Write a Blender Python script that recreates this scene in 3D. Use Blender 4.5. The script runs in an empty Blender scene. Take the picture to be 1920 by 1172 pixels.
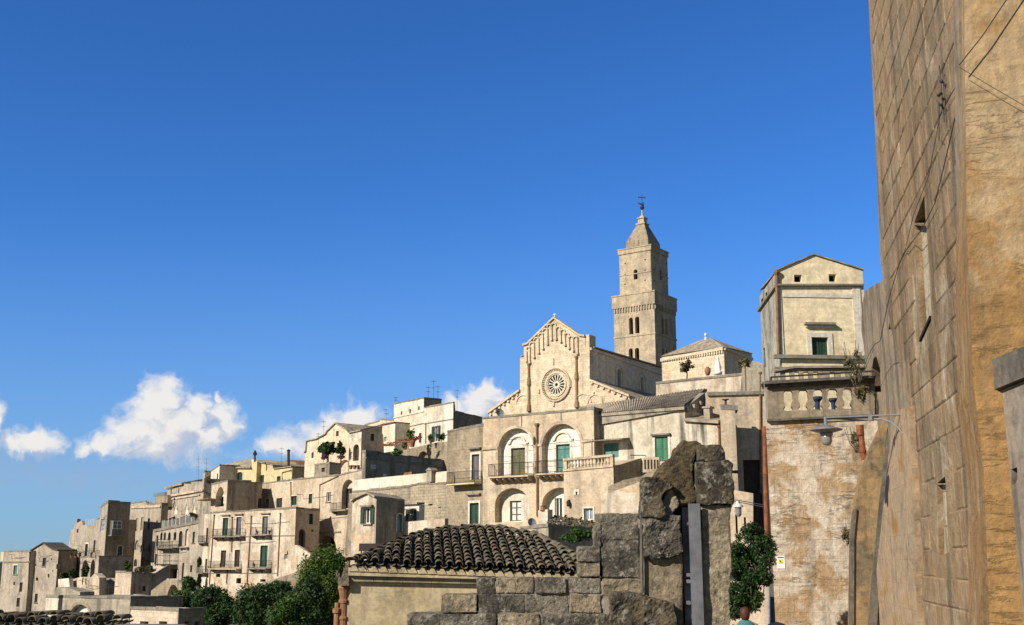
import bpy, bmesh, math, random
import numpy as np
from mathutils import Vector, noise
from mathutils.geometry import delaunay_2d_cdt
random.seed(7); rng = np.random.default_rng(11)
R = math.radians; sin = math.sin; cos = math.cos; PI = math.pi
SC = bpy.context.scene; COL = SC.collection
# ---------------------------------------------------------------- camera
FPX, HZ, CX, CY = 2100.0, 1045.0, 960.0, 586.0
PIT = math.atan((HZ - CY) / FPX)
cd = bpy.data.cameras.new('camera'); cam = bpy.data.objects.new('camera', cd); COL.objects.link(cam)
cam.location = (0, 0, 0); cam.rotation_euler = (PI / 2 + PIT, 0, 0)
cd.sensor_width = 36; cd.lens = 36 * FPX / 1920; cd.clip_start = .1; cd.clip_end = 9000
SC.camera = cam
# ---------------------------------------------------------------- sun, sky, exposure
SUN_AZ, SUN_EL = 52, 30          # degrees left of straight behind the camera, elevation
sv = Vector((-sin(R(SUN_AZ)) * cos(R(SUN_EL)), -cos(R(SUN_AZ)) * cos(R(SUN_EL)), sin(R(SUN_EL))))
sd = bpy.data.lights.new('sun', 'SUN'); sd.energy = 4.8; sd.angle = R(.53); sd.color = (1, .915, .80)
so = bpy.data.objects.new('sun', sd); COL.objects.link(so); so.rotation_euler = sv.to_track_quat('Z', 'Y').to_euler()
SC.view_settings.view_transform = 'Standard'; SC.view_settings.look = 'None'
SC.view_settings.exposure = .45; SC.view_settings.gamma = 1
SC.cycles.max_bounces = 5; SC.cycles.diffuse_bounces = 3; SC.cycles.glossy_bounces = 2
SC.cycles.transparent_max_bounces = 6

def ray(px, py):
    a = (px - CX) / FPX; b = (CY - py) / FPX
    return Vector((a, cos(PIT) - b * sin(PIT), sin(PIT) + b * cos(PIT)))
def at(px, py, Y):
    r = ray(px, py); return r * (Y / r.y)
def mpp(Y): return Y / (FPX * cos(PIT))        # metres per photo pixel near the horizon

W = bpy.data.worlds.new('World'); SC.world = W; W.use_nodes = True
nt = W.node_tree; nt.nodes.clear()
def nd(nt, t, **k):
    n = nt.nodes.new(t)
    for a, v in k.items(): setattr(n, a, v)
    return n
def mth(nt, op, a, b=None, clamp=False):
    n = nd(nt, 'ShaderNodeMath', operation=op, use_clamp=clamp)
    for i, v in enumerate((a, b)):
        if v is None: continue
        if isinstance(v, (int, float)): n.inputs[i].default_value = v
        else: nt.links.new(v, n.inputs[i])
    return n.outputs[0]
def mrange(nt, v, a, b, c=0, d=1, smooth=True):
    n = nd(nt, 'ShaderNodeMapRange', interpolation_type='SMOOTHSTEP' if smooth else 'LINEAR')
    nt.links.new(v, n.inputs[0])
    for i, x in enumerate((a, b, c, d)): n.inputs[i + 1].default_value = x
    return n.outputs[0]
def mixc(nt, f, a, b, mode='MIX'):
    n = nd(nt, 'ShaderNodeMixRGB', blend_type=mode)
    for i, v in enumerate((f, a, b)):
        if isinstance(v, (int, float)): n.inputs[i].default_value = v
        elif isinstance(v, (tuple, list)): n.inputs[i].default_value = (*v[:3], 1)
        else: nt.links.new(v, n.inputs[i])
    return n.outputs[0]
def noisen(nt, vec, scale, detail=6, rough=.6, dist=0):
    n = nd(nt, 'ShaderNodeTexNoise'); n.inputs['Scale'].default_value = scale
    n.inputs['Detail'].default_value = detail; n.inputs['Roughness'].default_value = rough
    n.inputs['Distortion'].default_value = dist
    nt.links.new(vec, n.inputs['Vector']); return n.outputs['Fac']
sky = nd(nt, 'ShaderNodeTexSky', sky_type='NISHITA', sun_disc=False)
sky.sun_elevation = R(SUN_EL); sky.sun_rotation = math.atan2(sv.x, sv.y); sky.air_density = 1.0; sky.dust_density = .1; sky.ozone_density = 2.0; sky.altitude = 1500
hsv = nd(nt, 'ShaderNodeHueSaturation'); hsv.inputs['Saturation'].default_value = 1.22; hsv.inputs['Value'].default_value = 1.0
nt.links.new(sky.outputs[0], hsv.inputs['Color'])
# cumulus: a density field over directions of the sky (slope coordinates x/y, z/y), broken up by noise
tc = nd(nt, 'ShaderNodeTexCoord'); sx = nd(nt, 'ShaderNodeSeparateXYZ'); nt.links.new(tc.outputs['Generated'], sx.inputs[0])
yy = mth(nt, 'MAXIMUM', sx.outputs[1], .02)
cb = nd(nt, 'ShaderNodeCombineXYZ'); nt.links.new(mth(nt, 'DIVIDE', sx.outputs[0], yy), cb.inputs[0]); nt.links.new(mth(nt, 'DIVIDE', sx.outputs[2], yy), cb.inputs[1])
UVW0 = cb.outputs[0]
def warp(v, scale, amp, det):
    n = nd(nt, 'ShaderNodeTexNoise'); n.inputs['Scale'].default_value = scale; n.inputs['Detail'].default_value = det; n.inputs['Roughness'].default_value = .62; nt.links.new(v, n.inputs['Vector'])
    a = nd(nt, 'ShaderNodeVectorMath', operation='SUBTRACT'); nt.links.new(n.outputs['Color'], a.inputs[0]); a.inputs[1].default_value = (.5, .5, .5)
    b = nd(nt, 'ShaderNodeVectorMath', operation='SCALE'); nt.links.new(a.outputs[0], b.inputs[0]); b.inputs['Scale'].default_value = amp
    c = nd(nt, 'ShaderNodeVectorMath', operation='ADD'); nt.links.new(v, c.inputs[0]); nt.links.new(b.outputs[0], c.inputs[1]); return c.outputs[0]
UVW = warp(warp(UVW0, 20, .045, 3), 70, .017, 8)
def clouds(blobs, offs=(0, 0)):
    acc = None
    for (px, py, rx, ry, w) in blobs:
        r = ray(px, py); u = r.x / r.y; v = r.z / r.y
        s = nd(nt, 'ShaderNodeVectorMath', operation='SUBTRACT'); nt.links.new(UVW, s.inputs[0]); s.inputs[1].default_value = (u + offs[0], v + offs[1], 0)
        m = nd(nt, 'ShaderNodeVectorMath', operation='MULTIPLY'); nt.links.new(s.outputs[0], m.inputs[0]); m.inputs[1].default_value = (FPX / rx, FPX / ry, 0)
        l = nd(nt, 'ShaderNodeVectorMath', operation='LENGTH'); nt.links.new(m.outputs[0], l.inputs[0])
        f = mth(nt, 'MULTIPLY', mth(nt, 'SUBTRACT', 1.0, l.outputs[1]), w)
        acc = f if acc is None else mth(nt, 'MAXIMUM', acc, f)
    return acc
# sky ahead more saturated; sky behind the camera dimmed for less fill light
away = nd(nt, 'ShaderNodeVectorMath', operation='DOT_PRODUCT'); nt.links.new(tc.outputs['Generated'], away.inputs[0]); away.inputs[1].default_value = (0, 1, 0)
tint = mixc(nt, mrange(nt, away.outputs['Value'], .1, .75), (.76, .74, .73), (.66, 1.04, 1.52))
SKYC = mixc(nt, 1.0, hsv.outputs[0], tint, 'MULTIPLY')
elev = mth(nt, 'DIVIDE', sx.outputs[2], yy)
SKYC = mixc(nt, mth(nt, 'MULTIPLY', mrange(nt, elev, .34, -.05), mth(nt, 'MULTIPLY', mrange(nt, away.outputs['Value'], .3, .8), .75)), SKYC, (1.85, 3.1, 5.1))
CL = [(303, 748, 58, 50, 1.05), (282, 775, 62, 50, 1), (300, 815, 130, 62, .9), (330, 795, 85, 60, 1), (245, 815, 70, 46, 1), (190, 832, 50, 34, .9), (155, 842, 28, 26, .8),
      (368, 758, 36, 36, .9), (412, 772, 42, 42, .9), (425, 790, 34, 44, .8), (380, 812, 62, 44, .9), (290, 848, 120, 34, .8), (405, 738, 12, 16, .6),
      (78, 828, 52, 34, 1), (30, 838, 44, 26, .9), (-6, 790, 20, 46, .9),
      (672, 776, 58, 34, 1), (650, 798, 70, 36, .9), (596, 812, 62, 40, .85), (615, 785, 26, 22, .7), (535, 838, 95, 34, .75),
      (908, 722, 36, 30, 1.05), (902, 748, 52, 40, 1.05), (935, 745, 42, 32, .9), (965, 765, 50, 26, .8), (858, 762, 36, 28, .9), (885, 775, 80, 30, 1)]
fld = clouds(CL)
nz = noisen(nt, UVW, 40, 10, .68, .2)
dens = mth(nt, 'ADD', fld, mth(nt, 'MULTIPLY', mth(nt, 'SUBTRACT', nz, .5), 1.15))
mask = mrange(nt, dens, -.10, .66)
# body of the cloud is grey-lavender where thick of cloud lies between it and the sun (upper left), white otherwise
up = nd(nt, 'ShaderNodeVectorMath', operation='ADD'); nt.links.new(UVW, up.inputs[0]); up.inputs[1].default_value = (-.008, .012, 0)
nz2 = noisen(nt, up.outputs[0], 40, 10, .68, .2)
fld2 = clouds(CL, (.010, -.016))
shd = mth(nt, 'ADD', mth(nt, 'SUBTRACT', fld2, fld), mth(nt, 'MULTIPLY', mth(nt, 'SUBTRACT', nz2, nz), 1.3))
ccol = mixc(nt, mrange(nt, shd, -.25, .5), (8.4, 8.15, 7.8), (5.3, 5.5, 6.3))
veil_n = noisen(nt, UVW, 9, 5, .55, .2)
lowb = mth(nt, 'MULTIPLY', mrange(nt, clouds([(250, 905, 420, 60, 1), (640, 850, 200, 60, .8), (40, 880, 200, 80, .8)]), 0, .9), mrange(nt, veil_n, .3, .7, .3, .85))
hz = mixc(nt, mth(nt, 'MULTIPLY', lowb, .55), SKYC, (3.4, 4.1, 5.6))
fin = mixc(nt, mth(nt, 'MULTIPLY', mask, .95), hz, ccol)
bg = nd(nt, 'ShaderNodeBackground'); bg.inputs['Strength'].default_value = .078
nt.links.new(fin, bg.inputs['Color']); wo = nd(nt, 'ShaderNodeOutputWorld'); nt.links.new(bg.outputs[0], wo.inputs['Surface'])

# ---------------------------------------------------------------- materials
def newmat(name):
    m = bpy.data.materials.new(name); m.use_nodes = True; t = m.node_tree; t.nodes.clear()
    b = nd(t, 'ShaderNodeBsdfPrincipled'); o = nd(t, 'ShaderNodeOutputMaterial'); t.links.new(b.outputs[0], o.inputs[0])
    b.inputs['Specular IOR Level'].default_value = .25
    return m, t, b
def posv(t, seed=0, scale=(1, 1, 1)):
    g = nd(t, 'ShaderNodeNewGeometry'); mp = nd(t, 'ShaderNodeMapping')
    mp.inputs['Location'].default_value = (seed * 7.31, seed * 3.77, seed * 5.13); mp.inputs['Scale'].default_value = scale
    t.links.new(g.outputs['Position'], mp.inputs[0]); return mp.outputs[0]
def bumpn(t, b, h, st, dist=.05):
    n = nd(t, 'ShaderNodeBump'); n.inputs['Strength'].default_value = st; n.inputs['Distance'].default_value = dist
    t.links.new(h, n.inputs['Height']); t.links.new(n.outputs[0], b.inputs['Normal'])
def wallmat(name, base, alt, stain, seed=0, ps=.3, patch=(.45, .62), stn=(.52, .7), stam=.7, streak=.5, brick=None, bump=.5, fine=5, third=None, bd=.06, dsat=.13, cracks=0, isl=0, zalt=None):
    ds = lambda q: tuple(x * (1 - dsat) + (q[0] * .3 + q[1] * .6 + q[2] * .1) * dsat for x in q); base, alt, stain = ds(base), ds(alt), ds(stain)
    m, t, b = newmat(name); P = posv(t, seed)
    na = noisen(t, P, ps, 8, .62, .4)
    if zalt:
        gg = nd(t, 'ShaderNodeNewGeometry'); sz = nd(t, 'ShaderNodeSeparateXYZ'); t.links.new(gg.outputs['Position'], sz.inputs[0])
        na = mth(t, 'ADD', na, mrange(t, sz.outputs[2], zalt[0], zalt[1], -.09, .045))
    c = mixc(t, mrange(t, na, *patch), base, alt)
    if third: c = mixc(t, mrange(t, noisen(t, posv(t, seed + 9), ps * 1.4, 8, .65, .8), .56, .66), c, third)
    n2 = noisen(t, posv(t, seed + 3), ps * 2.4, 10, .72)
    c = mixc(t, mth(t, 'MULTIPLY', mrange(t, n2, *stn), stam), c, stain)
    n3 = noisen(t, posv(t, seed + 5, (1, 1, .09)), ps * 4.5, 6, .6)
    c = mixc(t, mth(t, 'MULTIPLY', mrange(t, n3, .47, .68), min(1, streak * 1.25)), c, tuple(x * .75 for x in stain))
    nm = noisen(t, posv(t, seed + 7), ps * 6.5, 8, .7, .6); c = mixc(t, 1.0, c, mixc(t, mrange(t, nm, .33, .67), (.80, .79, .77), (1.09, 1.09, 1.09)), 'MULTIPLY')
    n4 = noisen(t, P, fine, 8, .7)
    c = mixc(t, 1.0, c, mixc(t, mrange(t, n4, .25, .75, smooth=False), (.72, .71, .7), (1.16, 1.16, 1.15)), 'MULTIPLY')
    h = n4
    if isl:
        g_ = nd(t, 'ShaderNodeNewGeometry'); ri = g_.outputs['Random Per Island']
        c = mixc(t, isl, c, mixc(t, 1.0, c, mixc(t, ri, (.72, .68, .62), (1.22, 1.22, 1.24)), 'MULTIPLY'))
    if cracks:
        nc_ = noisen(t, posv(t, seed + 11, (.5, .5, 3.2)), 1.1, 7, .68, .5); cr = mth(t, 'ABSOLUTE', mth(t, 'SUBTRACT', nc_, .5))
        ck = mth(t, 'MULTIPLY', mth(t, 'SUBTRACT', 1.0, mrange(t, cr, .002, .014)), mrange(t, noisen(t, posv(t, seed + 12), .9, 4, .6), .48, .62))
        c = mixc(t, mth(t, 'MULTIPLY', ck, cracks), c, (.045, .035, .025)); h = mth(t, 'SUBTRACT', n4, mth(t, 'MULTIPLY', ck, 1.2))
    if brick:
        uv = nd(t, 'ShaderNodeUVMap'); k = nd(t, 'ShaderNodeTexBrick')
        wv = nd(t, 'ShaderNodeVectorMath', operation='ADD'); t.links.new(uv.outputs[0], wv.inputs[0])
        nv = nd(t, 'ShaderNodeTexNoise'); nv.inputs['Scale'].default_value = 1.3 / brick[1]; t.links.new(P, nv.inputs['Vector'])
        sc = nd(t, 'ShaderNodeVectorMath', operation='SCALE'); t.links.new(nv.outputs['Color'], sc.inputs[0]); sc.inputs['Scale'].default_value = brick[1] * .12
        t.links.new(sc.outputs[0], wv.inputs[1]); t.links.new(wv.outputs[0], k.inputs['Vector'])
        k.inputs['Scale'].default_value = 1; k.inputs['Brick Width'].default_value = brick[0]; k.inputs['Row Height'].default_value = brick[1]
        k.inputs['Mortar Size'].default_value = brick[1] * .045; k.inputs['Mortar Smooth'].default_value = .6
        v_ = brick[3] if len(brick) > 3 else .1; k.inputs['Color1'].default_value = (1 + v_ * .8, 1 + v_ * .75, 1 + v_ * .65, 1); k.inputs['Color2'].default_value = (1 - v_ * 1.2, 1 - v_ * 1.25, 1 - v_ * 1.3, 1); k.inputs['Mortar'].default_value = (.6, .58, .55, 1)
        c = mixc(t, brick[2], c, mixc(t, 1.0, c, k.outputs['Color'], 'MULTIPLY'))
        h = mth(t, 'SUBTRACT', h, mth(t, 'MULTIPLY', k.outputs['Fac'], .7 * brick[2]))
    h = mth(t, 'ADD', h, mth(t, 'MULTIPLY', n2, .8))
    t.links.new(c, b.inputs['Base Color']); b.inputs['Roughness'].default_value = .92
    bumpn(t, b, h, bump, bd); return m
def plain(name, col, rough=.6, var=.25, scale=6, metal=0, seed=0, bump=.0):
    m, t, b = newmat(name); n = noisen(t, posv(t, seed), scale, 7, .65)
    c = mixc(t, mrange(t, n, .3, .7), tuple(x * (1 - var) for x in col), tuple(min(1, x * (1 + var)) for x in col))
    t.links.new(c, b.inputs['Base Color']); b.inputs['Roughness'].default_value = rough; b.inputs['Metallic'].default_value = metal
    if bump: bumpn(t, b, n, bump)
    return m
def slatmat(name, col, period=.06):
    m, t, b = newmat(name); uv = nd(t, 'ShaderNodeUVMap'); s = nd(t, 'ShaderNodeSeparateXYZ'); t.links.new(uv.outputs[0], s.inputs[0])
    w = mth(t, 'FRACT', mth(t, 'DIVIDE', s.outputs[1], period))
    n = noisen(t, posv(t, 2, (1, 1, .3)), 3, 6, .6)
    c = mixc(t, mrange(t, n, .3, .7), tuple(x * .65 for x in col), tuple(x * 1.3 for x in col))
    t.links.new(c, b.inputs['Base Color']); b.inputs['Roughness'].default_value = .55; bumpn(t, b, w, .6, .02); return m
def leafmat(name, c1, c2, c3):
    m, t, b = newmat(name); g = nd(t, 'ShaderNodeNewGeometry')
    n = noisen(t, g.outputs['Position'], .9, 3, .5)
    c = mixc(t, g.outputs['Random Per Island'], c1, c2); c = mixc(t, mth(t, 'MULTIPLY', mrange(t, n, .45, .65), .7), c, c3)
    t.links.new(c, b.inputs['Base Color']); b.inputs['Roughness'].default_value = .6
    tr = nd(t, 'ShaderNodeBsdfTranslucent'); t.links.new(c, tr.inputs[0]); mx = nd(t, 'ShaderNodeMixShader'); mx.inputs[0].default_value = .22
    t.links.new(b.outputs[0], mx.inputs[1]); t.links.new(tr.outputs[0], mx.inputs[2])
    t.links.new(mx.outputs[0], [x for x in t.nodes if x.type == 'OUTPUT_MATERIAL'][0].inputs[0]); return m
def tilemat(name, c1, c2, moss, ps=3.):
    m, t, b = newmat(name); g = nd(t, 'ShaderNodeNewGeometry'); P = posv(t, 1)
    c = mixc(t, g.outputs['Random Per Island'], c1, c2)
    c = mixc(t, mth(t, 'MULTIPLY', mrange(t, noisen(t, P, ps, 8, .7), .45, .62), .85), c, moss)
    c = mixc(t, mth(t, 'MULTIPLY', mrange(t, noisen(t, P, ps * 7, 6, .7), .5, .7), .6), c, (.2, .19, .17))
    t.links.new(c, b.inputs['Base Color']); b.inputs['Roughness'].default_value = .95; bumpn(t, b, noisen(t, P, ps * 10, 6, .7), .6, .02); return m
def rockmat(name, dark, mid, light, ps=2.2, seed=0, patch=(.42, .6), lich=(.55, .66)):
    m, t, b = newmat(name); P = posv(t, seed)
    pit = noisen(t, posv(t, seed + 8), ps * 7, 5, .6)
    n1 = noisen(t, P, ps, 9, .68, .5); n2 = noisen(t, posv(t, seed + 4), ps * 3.2, 10, .75); n3 = noisen(t, P, ps * 14, 8, .7)
    c = mixc(t, mrange(t, n1, *patch), mid, dark)
    c = mixc(t, mth(t, 'MULTIPLY', mrange(t, n2, *lich), .85), c, light)
    c = mixc(t, 1.0, c, mixc(t, mrange(t, n3, .3, .7), (.55, .54, .52), (1.3, 1.29, 1.27)), 'MULTIPLY')
    c = mixc(t, mth(t, 'MULTIPLY', mrange(t, pit, .58, .68), .75), c, (.03, .026, .02))
    t.links.new(c, b.inputs['Base Color']); b.inputs['Roughness'].default_value = .95
    bumpn(t, b, mth(t, 'SUBTRACT', mth(t, 'ADD', mth(t, 'MULTIPLY', n2, 1.4), n3), mth(t, 'MULTIPLY', pit, 1.2)), 1.0, .03); return m
M = {}
ST = (.19, .165, .125)
M['cath'] = wallmat('golden_tuff', (.69, .56, .385), (.62, .495, .33), (.34, .27, .17), 1, .18, stam=.4, streak=.2, brick=(.8, .42, .9), bump=.3)
M['cath_side'] = wallmat('sun_lightened_tuff_side', (.78, .66, .50), (.70, .59, .45), (.5, .42, .32), 2, .18, stam=.4, streak=.2, brick=(.8, .42, .5), bump=.25)  # nave tuff made paler, grazing sun on this side put into the colour
M['tower'] = wallmat('tower_tuff', (.50, .40, .265), (.38, .31, .215), (.20, .165, .115), 3, .2, stam=.5, streak=.35, brick=(.7, .4, .7), bump=.35)
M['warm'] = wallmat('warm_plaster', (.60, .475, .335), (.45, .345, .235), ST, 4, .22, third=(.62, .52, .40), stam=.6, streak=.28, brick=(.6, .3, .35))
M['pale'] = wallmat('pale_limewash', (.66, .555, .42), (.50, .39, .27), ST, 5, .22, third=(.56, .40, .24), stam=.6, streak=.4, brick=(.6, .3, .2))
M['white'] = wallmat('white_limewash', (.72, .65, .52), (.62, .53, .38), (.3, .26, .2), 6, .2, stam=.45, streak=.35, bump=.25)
M['grey'] = wallmat('grey_weathered_and_shade_plaster', (.40, .345, .25), (.29, .25, .185), (.13, .115, .09), 7, .25, stam=.75, streak=.6, brick=(.6, .3, .35))  # also given to right faces turned from the sun, shade in the colour
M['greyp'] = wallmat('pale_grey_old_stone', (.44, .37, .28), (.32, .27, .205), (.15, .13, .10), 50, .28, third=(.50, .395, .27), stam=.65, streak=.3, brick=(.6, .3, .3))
M['dark'] = wallmat('dark_weathered_and_shade_plaster', (.36, .305, .23), (.25, .215, .165), (.10, .09, .07), 8, .25, stam=.7, streak=.5, brick=(.6, .3, .2))  # dark walls, and shaded right faces with the shade put into the tone
M['brown'] = wallmat('brown_weathered_and_shade_stone', (.36, .29, .19), (.27, .215, .14), (.12, .10, .075), 9, .3, stam=.6, streak=.4, brick=(.6, .3, .7))  # serves brown stone and shaded right faces, darkened in the colour
M['block'] = wallmat('old_tuff_blocks', (.44, .36, .24), (.33, .28, .19), (.15, .13, .10), 10, .3, stam=.7, streak=.35, brick=(.62, .3, 1.0), bump=.7)
M['yellow'] = wallmat('yellow_paint', (.62, .50, .25), (.58, .45, .21), (.4, .32, .19), 11, .2, stam=.3, streak=.2, bump=.15)
M['stained'] = wallmat('white_wall_with_black_runs', (.60, .53, .40), (.47, .40, .28), (.10, .09, .07), 12, .22, stam=.4, streak=.95, bump=.35)
M['twin'] = wallmat('ochre_house_plaster', (.60, .475, .315), (.54, .40, .25), (.30, .25, .19), 13, .2, patch=(.5, .62), stam=.65, streak=.4, brick=(.6, .3, .3))
M['niche'] = wallmat('niche_whitewash', (.80, .76, .66), (.72, .66, .53), (.45, .4, .3), 14, .3, stam=.3, streak=.25, bump=.2)
M['cream'] = wallmat('cream_painted_wall', (.56, .45, .255), (.44, .345, .18), (.30, .225, .13), 15, .8, stam=.5, streak=.4, cracks=.35, fine=14, bump=.25, bd=.02)
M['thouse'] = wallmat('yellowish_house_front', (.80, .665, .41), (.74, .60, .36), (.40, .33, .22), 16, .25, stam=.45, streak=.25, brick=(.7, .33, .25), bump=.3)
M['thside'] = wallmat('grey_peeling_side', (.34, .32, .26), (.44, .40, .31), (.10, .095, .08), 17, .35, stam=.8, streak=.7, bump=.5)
M['trim'] = wallmat('white_stone_trim', (.68, .62, .50), (.6, .53, .40), (.35, .3, .22), 18, .8, stam=.3, streak=.2, bump=.2)
M['cop'] = wallmat('grey_stone_coping', (.27, .235, .18), (.2, .175, .135), (.09, .08, .065), 19, .6, stam=.7, streak=.2)
M['peel'] = wallmat('peeling_terrace_wall', (.40, .27, .145), (.54, .455, .35), (.22, .185, .145), 20, 1.2, patch=(.43, .53), stn=(.56, .68), stam=.7, streak=.35, brick=(.62, .3, .14), third=(.66, .6, .5), fine=9, bd=.05, dsat=.05, cracks=.2, bump=.7)
M['parapet'] = wallmat('parapet_stone', (.29, .225, .145), (.23, .185, .125), (.11, .095, .07), 21, 1.2, stam=.7, streak=.5, fine=10, bd=.03)
M['rwall'] = wallmat('brown_block_wall', (.345, .225, .10), (.28, .20, .105), (.12, .09, .055), 22, .5, stam=.6, streak=.5, isl=.6, fine=9, third=(.42, .345, .235), bd=.05, dsat=.2, bump=.8)
M['rfar'] = wallmat('grey_beige_wall', (.33, .25, .155), (.26, .205, .135), (.10, .085, .06), 23, .6, stam=.6, streak=.55, fine=9, bd=.04)
M['orange'] = wallmat('ochre_stained_wall', (.42, .29, .145), (.36, .20, .06), (.13, .10, .06), 24, .6, zalt=(5.5, 3.0), patch=(.46, .58), stn=(.57, .72), stam=.65, streak=.3, fine=8, third=(.40, .31, .19), bd=.08, dsat=.12, cracks=.25, bump=.6)
M['pink'] = wallmat('pinkish_plaster', (.43, .30, .17), (.39, .28, .17), (.16, .125, .085), 25, .7, stam=.55, streak=.25, brick=(.7, .42, .12), fine=9, third=(.36, .2, .06), bd=.05)
M['greyr'] = wallmat('pale_grey_render', (.27, .225, .175), (.22, .185, .145), (.12, .10, .08), 26, .9, stam=.5, streak=.7, fine=12, bd=.02)
M['butt'] = wallmat('mossy_spur_stone', (.33, .215, .09), (.19, .145, .08), (.06, .05, .035), 27, 1.1, stam=.7, streak=.35, brick=(.6, .42, .15), fine=9, bd=.05)
M['edge'] = wallmat('black_lichen_edge', (.16, .14, .11), (.1, .09, .075), (.05, .046, .04), 28, 1.5, stam=.6, streak=.3, fine=12)
M['rustst'] = wallmat('brown_statue_stone', (.30, .185, .085), (.34, .23, .11), (.14, .1, .06), 29, .5)
M['rock'] = rockmat('lichen_tuff_rock', (.045, .04, .03), (.15, .12, .08), (.33, .31, .25), 3.2, 1, lich=(.53, .6))
M['rockd'] = rockmat('dark_mossy_rock', (.055, .046, .028), (.15, .115, .062), (.20, .185, .125), 2.6, 2, lich=(.6, .7))
M['rblock'] = rockmat('grey_tuff_block', (.085, .077, .062), (.28, .248, .195), (.42, .39, .32), 3.0, 3, lich=(.54, .62))
M['rlight'] = rockmat('light_tuff_block', (.17, .14, .10), (.36, .295, .20), (.46, .41, .32), 1.8, 4)
M['rplas'] = rockmat('smooth_grey_plaster', (.24, .19, .125), (.31, .25, .17), (.33, .29, .22), 1.2, 5)
M['tile'] = tilemat('mossy_roof_tiles', (.095, .08, .058), (.18, .145, .098), (.07, .068, .038))
M['tileg'] = plain('grey_clay_roof', (.27, .225, .165), .95, .45, 1.4, bump=.8)
M['tiler'] = plain('red_clay_roof', (.27, .12, .06), .9, .35, 2, bump=.5)
M['tiled'] = plain('dark_clay_roof', (.075, .066, .052), .9, .4, 3, bump=.5)
M['green'] = slatmat('dark_green_slats', (.022, .055, .038))
M['green2'] = slatmat('bright_green_boards', (.03, .14, .075), .2)
M['teal'] = slatmat('teal_slats', (.075, .2, .17))
M['olive'] = slatmat('faded_olive_boards', (.11, .105, .05), .3)
M['blue'] = slatmat('pale_blue_boards', (.2, .33, .42), .2)
M['wood'] = slatmat('dark_brown_wood', (.055, .036, .025), .25)
M['woodo'] = slatmat('orange_brown_wood', (.3, .15, .05), .25)
M['greyw'] = slatmat('grey_wood', (.13, .125, .125), .2)
M['frame'] = plain('window_frame_paint', (.62, .6, .54), .5, .12)
M['frameb'] = plain('brown_window_frame', (.11, .075, .05), .5, .2)
M['glass'] = plain('dark_window_glass', (.035, .042, .052), .08, .3, 1.5)
M['glassb'] = plain('sky_tinted_glass', (.2, .27, .33), .1, .2, 1.5)  # reflected sky put into the pale blue base colour
M['curtain'] = plain('pale_curtain', (.55, .55, .5), .8, .2, 3)
M['iron'] = plain('black_iron', (.035, .033, .033), .55, .3)
M['galv'] = plain('galvanised_steel', (.26, .27, .28), .5, .18, 4, .15)
M['lampg'] = plain('lamp_grey_enamel', (.17, .17, .17), .4, .2, 5)
M['beam'] = plain('grey_painted_beam', (.13, .13, .14), .6, .3, 7)
M['rust'] = plain('rust_red_pipe', (.21, .07, .03), .75, .35, 5, bump=.3)
M['terra'] = plain('terracotta', (.25, .125, .065), .85, .25, 6, bump=.3)
M['copper'] = plain('brown_pipe', (.2, .115, .06), .7, .3, 4)
M['void'] = plain('dark_interior', (.02, .018, .016), .95, .2)
M['bark'] = plain('bark', (.11, .085, .06), .95, .35, 5, bump=.8)
M['leafd'] = leafmat('deep_green_leaves', (.012, .035, .008), (.035, .075, .018), (.055, .085, .02))
M['leafm'] = leafmat('mid_green_leaves', (.022, .06, .010), (.055, .115, .018), (.09, .125, .02))
M['leafi'] = leafmat('bright_ivy_leaves', (.03, .075, .010), (.075, .135, .016), (.11, .14, .02))
M['leafo'] = leafmat('olive_leaves', (.09, .085, .04), (.16, .14, .07), (.12, .12, .06))
M['leafy'] = leafmat('dry_weeds', (.09, .08, .03), (.14, .12, .05), (.06, .07, .02))
M['flower'] = leafmat('red_flowers', (.3, .05, .03), (.36, .12, .06), (.1, .1, .03))
M['purple'] = leafmat('purple_flowers', (.17, .07, .12), (.1, .08, .05), (.2, .1, .15))
M['statue'] = plain('white_statue', (.75, .72, .66), .6, .1)
M['darkaw'] = plain('dark_brown_awning', (.035, .022, .02), .7, .2)
M['navy'] = plain('navy_plastic', (.022, .033, .06), .5, .2)
M['signw'] = plain('white_sign', (.75, .75, .74), .5, .05)
M['signy'] = plain('yellow_sign', (.75, .5, .04), .5, .05)
M['signk'] = plain('black_print', (.03, .03, .03), .6, .1)
M['skin'] = plain('skin', (.45, .28, .2), .6, .08)
M['hair'] = plain('reddish_hair', (.07, .022, .015), .6, .3, 20)
M['tealc'] = plain('teal_cloth', (.05, .16, .16), .85, .15)
M['jean'] = plain('dark_trousers', (.03, .035, .05), .9, .15)
M['cloth'] = plain('blue_grey_cloth', (.15, .2, .24), .8, .15)
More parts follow.
